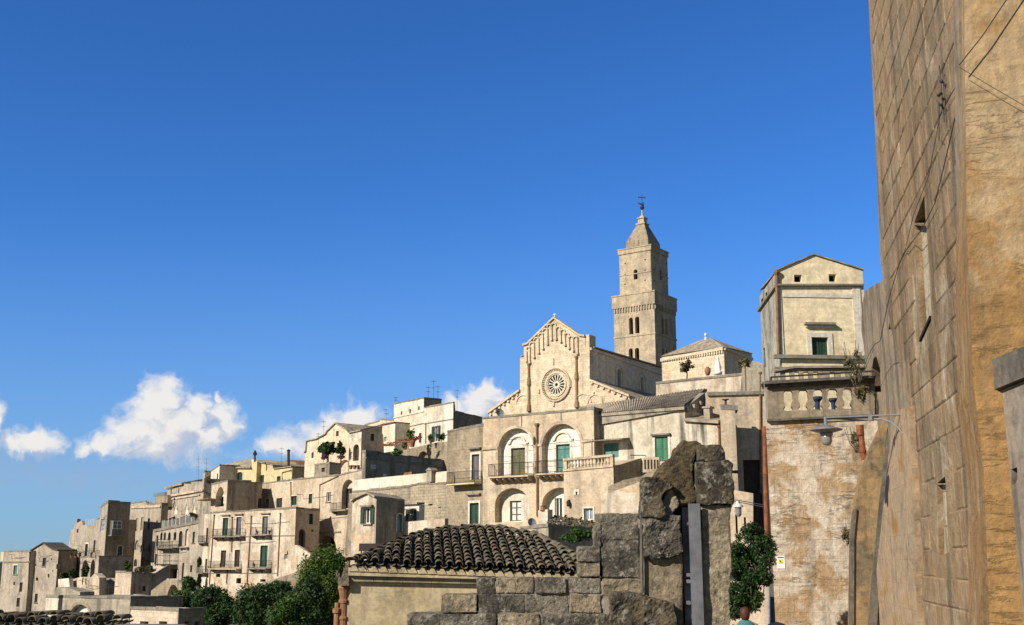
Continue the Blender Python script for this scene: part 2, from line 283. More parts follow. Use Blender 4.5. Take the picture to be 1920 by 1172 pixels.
# ---------------------------------------------------------------- geometry helpers
class Face:
    """a vertical wall plane: o = point (x, y), d = horizontal direction along it, n = towards the viewer"""
    def __init__(s, o, d):
        s.o = Vector((o[0], o[1], 0)); s.d = Vector((d[0], d[1], 0)).normalized(); n = Vector((s.d.y, -s.d.x, 0))
        s.n = n if n.dot(-s.o) > 0 else -n
    def hit(s, px, py):
        r = ray(px, py); return r * (s.o.dot(s.n) / r.dot(s.n))
    def uv(s, px, py):
        p = s.hit(px, py); return ((p - s.o).dot(s.d), p.z)
    def P(s, u, z, n=0): q = s.o + s.d * u + s.n * n; return Vector((q.x, q.y, z))
    def off(s, k): q = s.o + s.n * k; return Face((q.x, q.y), (s.d.x, s.d.y))
def dirL(a): return (-sin(R(a)), cos(R(a)))
def dirR(b): return (sin(R(b)), cos(R(b)))
class MB:
    def __init__(s): s.v = []; s.f = []; s.sm = False
    def poly(s, pts):
        i = len(s.v); s.v += [Vector(p) for p in pts]; s.f.append(tuple(range(i, i + len(pts))))
    def hexa(s, p):
        for q in ((0, 1, 2, 3), (4, 7, 6, 5), (0, 4, 5, 1), (1, 5, 6, 2), (2, 6, 7, 3), (3, 7, 4, 0)): s.poly([p[k] for k in q])
    def fbox(s, F, u0, u1, z0, z1, n0, n1):
        s.hexa([F.P(u0, z0, n1), F.P(u1, z0, n1), F.P(u1, z1, n1), F.P(u0, z1, n1), F.P(u0, z0, n0), F.P(u1, z0, n0), F.P(u1, z1, n0), F.P(u0, z1, n0)])
    def prism(s, F, pl, n0, n1):
        s.poly([F.P(u, z, n1) for u, z in pl]); s.poly([F.P(u, z, n0) for u, z in reversed(pl)])
        for i in range(len(pl)):
            a, b = pl[i], pl[(i + 1) % len(pl)]
            s.poly([F.P(*a, n1), F.P(*a, n0), F.P(*b, n0), F.P(*b, n1)])
    def tube(s, pts, r, seg=6, r1=None):
        pts = [Vector(p) for p in pts]; i0 = len(s.v); up = Vector((0, 0, 1)); N = len(pts)
        for k, p in enumerate(pts):
            t = (pts[min(k + 1, N - 1)] - pts[max(k - 1, 0)]).normalized()
            x = t.cross(up if abs(t.z) < .95 else Vector((1, 0, 0))).normalized(); y = x.cross(t)
            rr = r if r1 is None else r + (r1 - r) * k / max(1, N - 1)
            for q in range(seg): a = 2 * PI * q / seg; s.v.append(p + x * (rr * cos(a)) + y * (rr * sin(a)))
        for k in range(N - 1):
            for q in range(seg):
                a = i0 + k * seg + q; b = i0 + k * seg + (q + 1) % seg; s.f.append((a, b, b + seg, a + seg))
        s.f.append(tuple(i0 + q for q in range(seg))); s.f.append(tuple(i0 + (N - 1) * seg + q for q in reversed(range(seg))))
    def lathe(s, c, prof, seg=10):
        i0 = len(s.v); c = Vector(c)
        for r, z in prof:
            for q in range(seg): a = 2 * PI * q / seg; s.v.append(c + Vector((r * cos(a), r * sin(a), z)))
        for k in range(len(prof) - 1):
            for q in range(seg):
                a = i0 + k * seg + q; b = i0 + k * seg + (q + 1) % seg; s.f.append((a, b, b + seg, a + seg))
        s.f.append(tuple(i0 + q for q in reversed(range(seg)))); s.f.append(tuple(i0 + (len(prof) - 1) * seg + q for q in range(seg)))
    def holed(s, F, outline, holes, n=0):
        vs = []; es = []
        for lp in [outline] + [h[0] for h in holes]:
            i = len(vs); vs += [Vector(p) for p in lp]; es += [(i + k, i + (k + 1) % len(lp)) for k in range(len(lp))]
        r = delaunay_2d_cdt(vs, es, [], 0, 1e-5)
        for tri in r[2]:
            pts = [r[0][k] for k in tri]; cx = sum(p.x for p in pts) / len(pts); cz = sum(p.y for p in pts) / len(pts)
            if inside(outline, cx, cz) and not any(inside(h[0], cx, cz) for h in holes): s.poly([F.P(p.x, p.y, n) for p in pts])
        for lp, d in holes:
            for k in range(len(lp)):
                a, b = lp[k], lp[(k + 1) % len(lp)]; s.poly([F.P(*a, n), F.P(*b, n), F.P(*b, n - d), F.P(*a, n - d)])
    def build(s, name, mat, parent=None, label=None, smooth=None):
        me = bpy.data.meshes.new(name); L = origin(parent)
        me.from_pydata([v - L for v in s.v], [], s.f); me.validate()
        uvl = me.uv_layers.new(name='UVMap'); n_ = len(me.loops); uvs = np.zeros(n_ * 2, np.float32)
        for p in me.polygons:
            n = p.normal; h = Vector((-n.y, n.x, 0))
            if h.length < .3: tx = Vector((1, 0, 0)); ty = Vector((0, 1, 0))
            else: tx = h.normalized(); ty = n.cross(tx)
            for li in p.loop_indices:
                c = me.vertices[me.loops[li].vertex_index].co + L
                uvs[2 * li] = c.dot(tx); uvs[2 * li + 1] = c.dot(ty)
        uvl.data.foreach_set('uv', uvs)
        if mat is not None: me.materials.append(M[mat] if isinstance(mat, str) else mat)
        if s.sm if smooth is None else smooth: me.polygons.foreach_set('use_smooth', [True] * len(me.polygons))
        o = bpy.data.objects.new(name, me); COL.objects.link(o)
        if parent is not None: o.parent = parent
        if label: o['label'] = label
        return o
def origin(o):
    L = Vector((0, 0, 0))
    while o is not None: L += o.location; o = o.parent
    return L
def inside(pl, x, y):
    c = False; n = len(pl)
    for i in range(n):
        x0, y0 = pl[i][0], pl[i][1]; x1, y1 = pl[(i + 1) % n][0], pl[(i + 1) % n][1]
        if (y0 > y) != (y1 > y) and x < (x1 - x0) * (y - y0) / (y1 - y0) + x0: c = not c
    return c
def tag(o, label, cat, group=None, kind=None):
    if label: o['label'] = label
    if cat: o['category'] = cat
    if group: o['group'] = group
    if kind: o['kind'] = kind
    return o
def thing(name, label, cat, loc, group=None):
    o = bpy.data.objects.new(name, None); COL.objects.link(o); o.location = loc; o.empty_display_size = .3
    return tag(o, label, cat, group)
def one(mb, name, mat, label, cat, loc, group=None, smooth=None):      # a thing that is one mesh, its origin at its base
    for v in mb.v: v -= Vector(loc)
    o = mb.build(name, mat, smooth=smooth); o.location = loc
    return tag(o, label, cat, group)

# ---------------------------------------------------------------- openings and fittings on a wall
def rect(F, x0, y0, x1, y1):
    xm = (x0 + x1) / 2; ym = (y0 + y1) / 2
    ua, ub = F.uv(x0, ym)[0], F.uv(x1, ym)[0]; za, zb = F.uv(xm, y1)[1], F.uv(xm, y0)[1]
    return min(ua, ub), max(ua, ub), za, zb
def loop_of(u0, u1, z0, z1, arch=0, n=10):
    if not arch: return [(u0, z0), (u1, z0), (u1, z1), (u0, z1)]
    r = (u1 - u0) / 2; h = min(r * arch, (z1 - z0) * .9); c = (u0 + u1) / 2
    return [(u0, z0), (u1, z0)] + [(c + r * cos(PI * k / n), z1 - h + h * sin(PI * k / n)) for k in range(n + 1)]
def bars(mb, F, u0, u1, z0, z1, w, n0, n1, mid=True, cross=0):
    mb.fbox(F, u0, u0 + w, z0, z1, n0, n1); mb.fbox(F, u1 - w, u1, z0, z1, n0, n1)
    mb.fbox(F, u0 + w, u1 - w, z0, z0 + w, n0, n1); mb.fbox(F, u0 + w, u1 - w, z1 - w, z1, n0, n1)
    if mid: c = (u0 + u1) / 2; mb.fbox(F, c - w / 2, c + w / 2, z0 + w, z1 - w, n0, n1 - .004)
    for k in range(cross): z = z0 + (z1 - z0) * (k + 1) / (cross + 1); mb.fbox(F, u0 + w, u1 - w, z - w / 3, z + w / 3, n0, n1 - .008)
SHUT = {'G': 'green', 'g': 'green2', 'T': 'teal', 'O': 'olive', 'b': 'blue'}
DOOR = {'D': 'wood', 'd': 'woodo', 'Y': 'greyw', 'E': 'green'}
def opening(root, F, s, holes):
    k = s[0]; o = s[5] if len(s) > 5 else {}
    u0, u1, z0, z1 = rect(F, *s[1:5]); lp = loop_of(u0, u1, z0, z1, o.get('a', 0)); d = o.get('d', .22)
    if k == 'H': holes.append((lp, o.get('d', .8))); 
    else: holes.append((lp, d + .12))
    w = u1 - u0; h = z1 - z0
    if k == 'N':      # arched recess with a whitewashed back wall that carries its own fittings
        G = F.off(-d); sub = []; holes[-1] = (lp, d); fit = o.get('in', [])
        for q in fit: opening(root, G, q, sub)
        mb = MB(); mb.holed(G, lp, sub); mb.build('niche_wall', o.get('m', 'niche'), root)
    elif k in SHUT:
        m = SHUT[k]; mb = MB(); mb.prism(F, lp, -d - .05, -d)
        a = .09 if w > .5 else w * .12
        c = (u0 + u1) / 2; zt = z1 if not o.get('a') else z1 - w * .5 * o['a']
        for (p, q) in ((u0 + .01, c - .015), (c + .015, u1 - .01)): bars(mb, F, p, q, z0 + .01, zt - .01, a * .8, -d, -d + .03, False, 1)
        mb.build('shutter', m, root)
    elif k in DOOR:
        mb = MB(); mb.prism(F, lp, -d - .06, -d); c = (u0 + u1) / 2; zt = z1 if not o.get('a') else z1 - w * .5 * o['a']
        for (p, q) in ((u0 + .02, c - .02), (c + .02, u1 - .02)): bars(mb, F, p, q, z0 + .02, zt - .02, min(.1, w * .12), -d, -d + .03, False, 2)
        mb.build('door', DOOR[k], root)
    elif k in 'WXQ':   # W pale frame, X brown frame, Q pale frame with open green shutters
        fw = min(.09, w * .12); f = MB(); bars(f, F, u0, u1, z0, z1 if not o.get('a') else z1 - w * .5 * o['a'] + fw, fw, -d - .03, -d + .04, w > .55, o.get('c', 0))
        fo = f.build('window', 'frameb' if k == 'X' else 'frame', root)
        g = MB(); g.prism(F, lp, -d - .06, -d - .04); g.build('pane', o.get('g', 'glass'), fo)
        if k == 'Q':
            for (p, q) in ((u0 - w * .5, u0 - .02), (u1 + .02, u1 + w * .5)):
                mb = MB(); mb.fbox(F, p, q, z0, z1, .03, .07); bars(mb, F, p, q, z0, z1, min(.08, (q - p) * .2), .07, .09, False, 1); mb.build('shutter', 'green', root)
    if o.get('t'):
        t = o['t'] if o['t'] is not True else .16; mb = MB()
        if o.get('a'):
            r = w / 2; hh = min(r * o['a'], h * .9); c = (u0 + u1) / 2; N = 14
            mb.fbox(F, u0 - t, u0, z0, z1 - hh, -.05, .06); mb.fbox(F, u1, u1 + t, z0, z1 - hh, -.05, .06)
            for q in range(N):
                A = [PI * q / N, PI * (q + 1) / N]
                pl = [(c + (r + e) * cos(x), z1 - hh + (hh + e) * sin(x)) for x, e in ((A[0], 0), (A[0], t), (A[1], t), (A[1], 0))]
                mb.prism(F, pl, -.05, .07)
        else:
            mb.fbox(F, u0 - t, u0, z0, z1, -.05, .05); mb.fbox(F, u1, u1 + t, z0, z1, -.05, .05); mb.fbox(F, u0 - t, u1 + t, z1, z1 + t, -.05, .053)
        mb.build('surround', o.get('tm', 'trim'), root)
    if o.get('s'): mb = MB(); mb.fbox(F, u0 - .18, u1 + .18, z0 - .1, z0, -.05, .16); mb.build('sill', 'cop', root)
    if o.get('l'):
        e = o['l'] if o['l'] is not True else .35; mb = MB(); mb.fbox(F, u0 - .3, u1 + .3, z1 + e, z1 + e + .14, -.05, .3); mb.fbox(F, u0 - .22, u1 + .22, z1 + e - .1, z1 + e, -.05, .15); mb.build('lintel', 'cop', root)
def balcony(root, F, x0, x1, y, rail=1.0, out=.9, nb=3, slab='cop', y2=None):
    ua, z = F.uv(x0, y); ub, z2 = F.uv(x1, y if y2 is None else y2); u0, u1 = min(ua, ub), max(ua, ub); z = (z + z2) / 2
    mb = MB(); mb.fbox(F, u0, u1, z - .13, z, -.05, out)
    for k in range(nb):
        u = u0 + .12 + (u1 - u0 - .36) * (k / max(1, nb - 1)) + .06
        mb.prism(Face((F.P(u, 0).x, F.P(u, 0).y), (F.n.x, F.n.y)), [(-.05, z - .55), (.2, z - .5), (out * .8, z - .28), (out * .8, z - .13), (-.05, z - .13)], -.09, .09)
    b = mb.build('balcony', slab, root)
    if rail:
        r = MB(); t = .02
        def run(p, q):
            p = Vector(p); q = Vector(q); L = (q - p).length; n = max(1, int(L / .13))
            for hgt in (rail, .1): r.tube([p + Vector((0, 0, hgt)), q + Vector((0, 0, hgt))], t, 4)
            for i in range(n + 1): c = p.lerp(q, i / n); r.tube([c, c + Vector((0, 0, rail))], .028 if i in (0, n) else .011, 4)
        A, B, Cc, D = F.P(u0 + .04, z, 0), F.P(u0 + .04, z, out - .05), F.P(u1 - .04, z, out - .05), F.P(u1 - .04, z, 0)
        run(A, B); run(B, Cc); run(Cc, D); r.build('railing', 'iron', b)
    return b
def railrun(mb, p, q, hgt=1.0, gap=.14):
    p = Vector(p); q = Vector(q); L = (q - p).length; n = max(1, int(L / gap))
    for h in (hgt, .12): mb.tube([p + Vector((0, 0, h)), q + Vector((0, 0, h))], .022, 4)
    for i in range(n + 1): c = p.lerp(q, i / n); mb.tube([c, c + Vector((0, 0, hgt))], .03 if i % 8 == 0 else .012, 4)
def pipe(root, F, pts, r=.06, mat='copper', n=.09):
    mb = MB(); mb.tube([F.P(*F.uv(*p), n) for p in pts], r, 8)
    a = F.P(*F.uv(*pts[0]), n); mb.lathe(a - Vector((0, 0, r * 2)), [(r, 0), (r * 2, r * 2), (r * 2, r * 3.4)], 8)
    mb.sm = False; return mb.build('drainpipe', mat, root)
def band(root, F, pts, h=.25, out=.12, mat='cop', name='cornice', n0=-.06):
    mb = MB()
    for p, q in zip(pts, pts[1:]):
        a = F.uv(*p); b = F.uv(*q); lo, hi = (a, b) if a[0] < b[0] else (b, a)
        mb.prism(F, [(lo[0], lo[1] - h), (hi[0], hi[1] - h), hi, lo], n0, out)
    return mb.build(name, mat, root)
def relief(root, F, rects, out, mat, name):
    for r in rects:
        mb = MB(); u0, u1, z0, z1 = rect(F, *r); mb.fbox(F, u0, u1, z0, z1, -.05, out); o = mb.build(name, mat, root)
    return o
class NS: pass
def house(name, label, c, a=55, xl=None, xr=None, lt=None, rt=None, bot=1100, ml='warm', mr=None, L=(), Rr=(), b=None, cat='house', roof=None,
          wl=7, wr=7, cop='cop', group='houses of the old town', lmat_label=None, coph=.22):
    px, py, Y = c; b = 90 - a if b is None else b; mr = mr or ml  # mr: right-hand face, often a darker material with its shade in the colour
    O = at(px, py, Y); FL = Face((O.x, O.y), dirL(a)); FR = Face((O.x, O.y), dirR(b)); zt = O.z
    zb = FL.uv(px, bot)[1] - 1.5
    if lt: lt = [(0, zt)] + [FL.uv(*p) for p in lt[1:]]
    else: lt = [(0, zt), (FL.uv(xl, py)[0] if xl is not None else wl, zt)]
    if rt: rt = [(0, zt)] + [FR.uv(*p) for p in rt[1:]]
    else: rt = [(0, zt), (FR.uv(xr, py)[0] if xr is not None else wr, zt)]
    wL, wR = lt[-1][0], rt[-1][0]; H = NS(); H.FL, H.FR, H.zt, H.zb, H.O, H.wL, H.wR = FL, FR, zt, zb, O, wL, wR
    root = thing(name, label, cat, (O.x, O.y, zb), group); H.root = root
    if wL > 6 and Y > 80 and ml not in ('cath', 'yellow', 'block'):
        zv = FL.uv(px, min(bot, 1060))[1]; 
        for q_ in range(2):
            z0_ = zt - (zt - zv) * random.uniform(.2, .75); kb = MB(); ua, ub = wL * random.uniform(.02, .3), wL * random.uniform(.6, .98)
            kb.tube([FL.P(ua + (ub - ua) * f, z0_ - .35 * 4 * f * (1 - f) * random.uniform(.3, 1) + .5 * (f > .8), .05) for f in (0, .2, .4, .6, .8, .81, 1)], .022, 4); kb.build('cable', 'iron', root)
    hl = []; hr = []
    for s in L: opening(root, FL, s, hl)
    for s in Rr: opening(root, FR, s, hr)
    mb = MB(); mb.holed(FL, [(0, zb)] + lt + [(wL, zb)], hl)
    if ml == mr: mb2 = mb
    else: mb2 = MB()
    mb2.holed(FR, [(0, zb)] + rt + [(wR, zb)], hr)
    dz = rt[-1][1] - zt; dzl = lt[-1][1] - zt
    V3 = lambda f, u, z, g, w: Vector((f.o.x + f.d.x * u + g.d.x * w, f.o.y + f.d.y * u + g.d.y * w, z))
    useR = len(rt) > 2 and len(lt) == 2; prof = rt if useR else lt; f, g = (FR, FL) if useR else (FL, FR); w = wL if useR else wR; e = dzl if useR else dz
    mb.poly([V3(f, prof[-1][0], zb, g, 0), V3(f, prof[-1][0], prof[-1][1], g, 0), V3(f, prof[-1][0], prof[-1][1] + e, g, w), V3(f, prof[-1][0], zb, g, w)])
    mb.poly([V3(f, 0, zb, g, w)] + [V3(f, u, z + e, g, w) for u, z in prof] + [V3(f, prof[-1][0], zb, g, w)])
    cap = MB()
    for p, q in zip(prof, prof[1:]):
        if q[0] - p[0] < .02: mb.poly([V3(f, *p, g, 0), V3(f, *q, g, 0), V3(f, q[0], q[1] + e, g, w), V3(f, p[0], p[1] + e, g, w)]); continue
        lift = .03 if roof else -.03; st = -.25 if roof else 0
        A = [V3(f, p[0], p[1] + lift, g, st), V3(f, q[0], q[1] + lift, g, st), V3(f, q[0], q[1] + e + lift, g, w), V3(f, p[0], p[1] + e + lift, g, w)]
        if roof: up = Vector((0, 0, .16)); cap.hexa(A + [x + up for x in A])
        else: mb.poly(A)
    if roof: H.roof = cap.build('roof', roof, root)
    mb.build('wall', ml, root)
    if mb2 is not mb: mb2.build('wall', mr, root)
    if cop:
        k = MB()
        for F, pr, wd in ((FL, lt, 1), (FR, rt, 1)):
            for p, q in zip(pr, pr[1:]):
                if q[0] - p[0] > .3 and not roof:
                    nn = max(1, int((q[0] - p[0]) / 1.3))
                    for i in range(nn):
                        f0, f1 = i / nn, (i + 1) / nn; A, B = (p[0] + (q[0] - p[0]) * f0, p[1] + (q[1] - p[1]) * f0), (p[0] + (q[0] - p[0]) * f1, p[1] + (q[1] - p[1]) * f1); j = random.uniform(-.07, .05) * coph / .22; o_ = random.uniform(.03, .08)
                        k.prism(F, [(A[0] - (.04 if i == 0 else 0), A[1] - coph * .5), (B[0], B[1] - coph * .5), (B[0], B[1] + coph * .5 + j), (A[0] - (.04 if i == 0 else 0), A[1] + coph * .5 + j + random.uniform(-.03, .03))], -.25, o_)
        if k.v: k.build('coping', cop, root)
    return H
def slab(name, label, cat, poly, p0, a, thick, mat, ops=(), group=None, side=1):
    """a free-standing wall: outline in photo pixels on the vertical plane through p0 = (px, Y)"""
    q = at(p0[0], HZ, p0[1]); F = Face((q.x, q.y), dirL(a)); pl = [F.uv(*p) for p in poly]
    zb = min(z for u, z in pl); um = sum(u for u, z in pl) / len(pl); root = thing(name, label, cat, F.P(um, zb, -thick / 2), group)
    holes = []
    for s in ops: opening(root, F, s, holes)
    mb = MB(); mb.holed(F, pl, holes); mb.poly([F.P(u, z, -thick) for u, z in reversed(pl)])
    for i in range(len(pl)): A, B = pl[i], pl[(i + 1) % len(pl)]; mb.poly([F.P(*A), F.P(*A, -thick), F.P(*B, -thick), F.P(*B)])
    mb.build('wall', mat, root); H = NS(); H.F = F; H.root = root; H.pl = pl; return H
def lens_quads(C, n, S, rg, name, mat, parent, droop=.0):
    """leaf clusters: C = clump centres and radii, leaf-sized quads scattered through them"""
    C = np.array(C, float); vol = C[:, 3] * C[:, 4] * C[:, 5]; pick = rg.choice(len(C), n, p=vol ** .75 / (vol ** .75).sum())
    d = rg.normal(size=(n, 3)); d /= np.linalg.norm(d, axis=1)[:, None]
    p = C[pick, :3] + d * C[pick, 3:6] * (rg.random(n)[:, None] ** .45) * (.85 + .3 * rg.random(n)[:, None]); p[:, 2] -= droop * rg.random(n)
    nn = d * .8 + rg.normal(size=(n, 3)) * .7 + np.array([0, 0, .4]); nn /= np.linalg.norm(nn, axis=1)[:, None]
    t = np.cross(nn, rg.normal(size=(n, 3))); t /= np.linalg.norm(t, axis=1)[:, None]; bt = np.cross(nn, t)
    s = S * (.6 + .8 * rg.random(n))[:, None]
    v = np.stack([p - t * s, p + bt * s * .5, p + t * s, p - bt * s * .5], 1).reshape(-1, 3) - np.array(origin(parent))
    me = bpy.data.meshes.new(name); me.from_pydata(v.tolist(), [], np.arange(n * 4).reshape(-1, 4).tolist()); me.materials.append(M[mat])
    o = bpy.data.objects.new(name, me); COL.objects.link(o)
    if parent is not None: o.parent = parent
    return o
def clumps(c, r, n, rg, k=.42):
    out = []
    for i in range(n):
        d = rg.normal(size=3); d /= np.linalg.norm(d); q = rg.random() ** .5 * .8
        e = k * (.6 + .7 * rg.random()); out.append((c[0] + d[0] * r[0] * q, c[1] + d[1] * r[1] * q, c[2] + d[2] * r[2] * q, r[0] * e, r[1] * e, r[2] * e))
    return out
def tree(name, label, x0, y0, x1, y1, Y, mat='leafd', n=2600, leaf=None, nc=16, trunk=True, cat='tree', group=None, base=None, depth=1.0, seed=0, k=.42, crown='crown'):
    rg = np.random.default_rng(100 + seed); A = at(x0, y1, Y); B = at(x1, y0, Y); c = (A + B) / 2
    r = ((B.x - A.x) / 2 * .86, (B.x - A.x) / 2 * .8 * depth, (B.z - A.z) / 2 * .86); zb = A.z - (base or 0)
    root = thing(name, label, cat, (c.x, c.y, zb), group)
    C = clumps(c, r, nc, rg, k); lens_quads(C, n, leaf or mpp(Y) * 3.2, rg, crown, mat, root)
    if trunk:
        mb = MB(); mb.sm = True; w = max(.03, (c.z - zb) * .045)
        mb.tube([(c.x, c.y, zb), (c.x + w, c.y, zb + (c.z - zb) * .5), (c.x, c.y, c.z)], w * 1.4, 7, w * .7)
        for q in C[:7]: mb.tube([(c.x, c.y, zb + (c.z - zb) * .55), ((c.x + q[0]) / 2, (c.y + q[1]) / 2, (c.z + q[2]) / 2 - w), q[:3]], w * .6, 5, w * .15)
        mb.build('trunk', 'bark', root)
    return root
def plantpot(name, label, x0, y0, x1, y1, Y, mat='leafm', pot=True, cat='plant', group=None, n=220, seed=0, leaf=None):
    A = at(x0, y1, Y); B = at(x1, y0, Y); c = (A + B) / 2; root = thing(name, label, cat, (c.x, c.y, A.z), group); rg = np.random.default_rng(500 + seed)
    h = B.z - A.z; r = ((B.x - A.x) / 2 * .85, (B.x - A.x) / 2 * .7, h * .4)
    lens_quads(clumps((c.x, c.y, A.z + h * .58), r, 7, rg, .5), n, leaf or mpp(Y) * 2.2, rg, 'foliage', mat, root)
    mb = MB()
    if pot: mb.lathe((c.x, c.y, A.z), [(h * .1, 0), (h * .17, h * .3), (h * .2, h * .3), (h * .2, h * .34)], 10); mb.build('pot', 'terra', root)
    else: mb.tube([(c.x, c.y, A.z), (c.x + h * .03, c.y, A.z + h * .6)], max(.012, h * .03), 5); mb.build('stem', 'bark', root)
    return root
def antenna(label, px, y0, y1, Y, bars_=((.9, 5), (.6, 4))):
    A = at(px, y1, Y); B = at(px, y0, Y); mb = MB(); mb.tube([A - Vector((0, 0, .4)), B], .022, 5)
    h = B.z - A.z
    for f, w in bars_:
        c = A.lerp(B, f); e = w * mpp(Y) * .9; dx = Vector((.85, .5, 0)); mb.tube([c - dx * e, c + dx * e], .014, 4)
        for q in (-.9, -.45, 0, .45, .9): m = c + dx * e * q; mb.tube([m - Vector((-.3, .5, 0)) * .6, m + Vector((-.3, .5, 0)) * .6], .009, 4)
    return one(mb, 'antenna', 'iron', label, 'antenna', tuple(A - Vector((0, 0, .4))), 'television antennas on the roofs')
def rock(name, F, pl, n0, n1, mat, parent, vox=.03, disp=.05, nscale=.25, smooth=6, bev=0, seed=0):
    mb = MB(); mb.prism(F, pl, n0, n1); return rockify(mb.build(name, mat, parent), vox, disp, nscale, smooth)
def rockify(o, vox, disp, nscale, smooth):
    m = o.modifiers.new('remesh', 'REMESH'); m.mode = 'VOXEL'; m.voxel_size = vox
    if smooth: s = o.modifiers.new('smooth', 'SMOOTH'); s.factor = .5; s.iterations = smooth
    for k, (ns, am) in enumerate(((nscale, disp), (nscale * .35, disp * .5), (nscale * .1, disp * .22))):
        tx = bpy.data.textures.new('rocktex', 'CLOUDS'); tx.noise_scale = ns; tx.noise_depth = 4
        dm = o.modifiers.new('disp%d' % k, 'DISPLACE'); dm.texture = tx; dm.texture_coords = 'GLOBAL'; dm.strength = am; dm.mid_level = .5
    return o
# ---------------------------------------------------------------- ground, hill
def gz(x, y):
    s = lambda a, b, v: max(0, min(1, (v - a) / (b - a))) ** 2 * (3 - 2 * max(0, min(1, (v - a) / (b - a))))
    z = -1.8 - 7.7 * s(7, 30, y)
    z += 9 * s(85, 150, y) * s(-50, 20, x) + 22 * s(150, 235, y) * s(-70, 10, x)
    z -= 34 * s(260, 420, y)
    return z + .5 * noise.noise(Vector((x * .05, y * .05, 0)))
mb = MB(); mb.sm = True; xs = [-6000, -2500, -900, -400] + [-260 + 8 * i for i in range(66)] + [400, 900, 2500, 6000]; ys = [-400, -80] + [-8 + 4 * i for i in range(75)] + [360, 420, 600, 1000, 2500, 8000]
for y in ys:
    for x in xs: mb.v.append(Vector((x, y, gz(x, y))))
for j in range(len(ys) - 1):
    for i in range(len(xs) - 1): a = j * len(xs) + i; mb.f.append((a, a + 1, a + 1 + len(xs), a + len(xs)))
M['ground'] = wallmat('hillside_earth', (.17, .14, .09), (.07, .085, .035), (.05, .05, .03), 40, .15, stam=.6, streak=0, fine=3)
tag(mb.build('ground', 'ground'), 'hillside earth under the old town', None, None, 'structure')
mb = MB(); mb.sm = True; N = 48
for j in range(25):
    for i in range(N):
        t = j / 24; x = -560 + 620 * i / (N - 1); w = max(0, sin(PI * i / (N - 1))) ** .6
        mb.v.append(Vector((x, 640 + 260 * t, -60 + (64 + 7 * noise.noise(Vector((x * .012, t * 3, 1)))) * w * max(0, sin(PI * min(1, t * 1.2) / 2)) ** .6 + 2.5 * noise.noise(Vector((x * .07, t * 20, 4))))))
for j in range(24):
    for i in range(N - 1): a = j * N + i; mb.f.append((a, a + 1, a + 1 + N, a + N))
M['hill'] = wallmat('far_wooded_hill', (.035, .055, .03), (.06, .075, .04), (.02, .03, .022), 41, .03, stam=.8, streak=0, fine=.4, bump=1, bd=2)
tag(mb.build('hills', 'hill'), 'dark wooded hill at the left horizon', None, None, 'structure')

# ---------------------------------------------------------------- cathedral
H0 = at(1180, 745, 184.0); FC = Face((H0.x, H0.y), dirL(55)); W0 = (H0.x, H0.y)
zb = 18.0; cath = thing('cathedral', 'golden stone cathedral with gabled front and big rose window', 'cathedral', FC.P(8, zb, -10), None)
pxs = [(1180, 741), (1105.5, 711), (1105.5, 651), (1097, 650), (1097, 629), (1087, 627), (1039, 595), (989.6, 643.5), (982, 646), (982, 669.6), (975, 671), (975, 731), (917, 773)]
ol = [FC.uv(*p) for p in pxs]; ol = [(ol[0][0], zb)] + ol + [(ol[-1][0], zb)]
rc = FC.uv(1042.7, 721.2); RO = FC.uv(1042.7, 690.5)[1] - rc[1]; RI = RO * .66
rose = [(rc[0] + RI * cos(2 * PI * k / 40), rc[1] + RI * sin(2 * PI * k / 40)) for k in range(40)]
mb = MB(); mb.holed(FC, ol, [(rose, .5)]); mb.poly([FC.P(u, z, -1.2) for u, z in reversed(ol)])
for i in range(len(ol)): A, B = ol[i], ol[(i + 1) % len(ol)]; mb.poly([FC.P(*A), FC.P(*A, -1.2), FC.P(*B, -1.2), FC.P(*B)])
mb.build('front_wall', 'cath', cath)
rw = MB(); rw.prism(FC, rose, -.56, -.5); rwo = rw.build('rose_window', 'glass', cath)
def ring(mb, r0, r1, n0, n1, N=40):
    for k in range(N):
        a, b = 2 * PI * k / N, 2 * PI * (k + 1) / N
        mb.prism(FC, [(rc[0] + r * cos(x), rc[1] + r * sin(x)) for x, r in ((a, r0), (a, r1), (b, r1), (b, r0))], n0, n1)
tr = MB(); ring(tr, RI * .16, RI * .34, -.45, -.1); ring(tr, RI * .94, RI * 1.04, -.45, .05)
for k in range(16):
    a = 2 * PI * (k + .5) / 16; dx, dz = cos(a), sin(a); pw = .085
    tr.prism(FC, [(rc[0] + dx * r - dz * s * w, rc[1] + dz * r + dx * s * w) for r, s, w in ((RI * .3, -1, .05), (RI * .74, -1, pw), (RI * .74, 1, pw), (RI * .3, 1, .05))], -.42, -.12)
    for sg in (-1, 1):
        b = a + sg * PI / 16; m1 = (rc[0] + dx * RI * .74, rc[1] + dz * RI * .74); m2 = (rc[0] + cos(a + sg * .09) * RI * .88, rc[1] + sin(a + sg * .09) * RI * .88); m3 = (rc[0] + cos(b) * RI * .96, rc[1] + sin(b) * RI * .96)
        for p, q in ((m1, m2), (m2, m3)):
            L = math.hypot(q[0] - p[0], q[1] - p[1]); nx, nz_ = -(q[1] - p[1]) / L * .07, (q[0] - p[0]) / L * .07
            tr.prism(FC, [(p[0] - nx, p[1] - nz_), (q[0] - nx, q[1] - nz_), (q[0] + nx, q[1] + nz_), (p[0] + nx, p[1] + nz_)], -.42, -.13)
tr.build('tracery', 'trim', rwo)
mb = MB(); ring(mb, RI * 1.04, RI * 1.12, -.1, .16); ring(mb, RO * .97, RO * 1.04, -.1, .34)
for k in range(48):
    a = 2 * PI * k / 48; s = .05
    mb.prism(FC, [(rc[0] + r * cos(a + e), rc[1] + r * sin(a + e)) for r, e in ((RO * .86, -s * .5), (RO * .97, -s * .5), (RO * .97, s * .5), (RO * .86, s * .5))], -.1, .24)
mb.build('rose_surround', 'cath', cath)
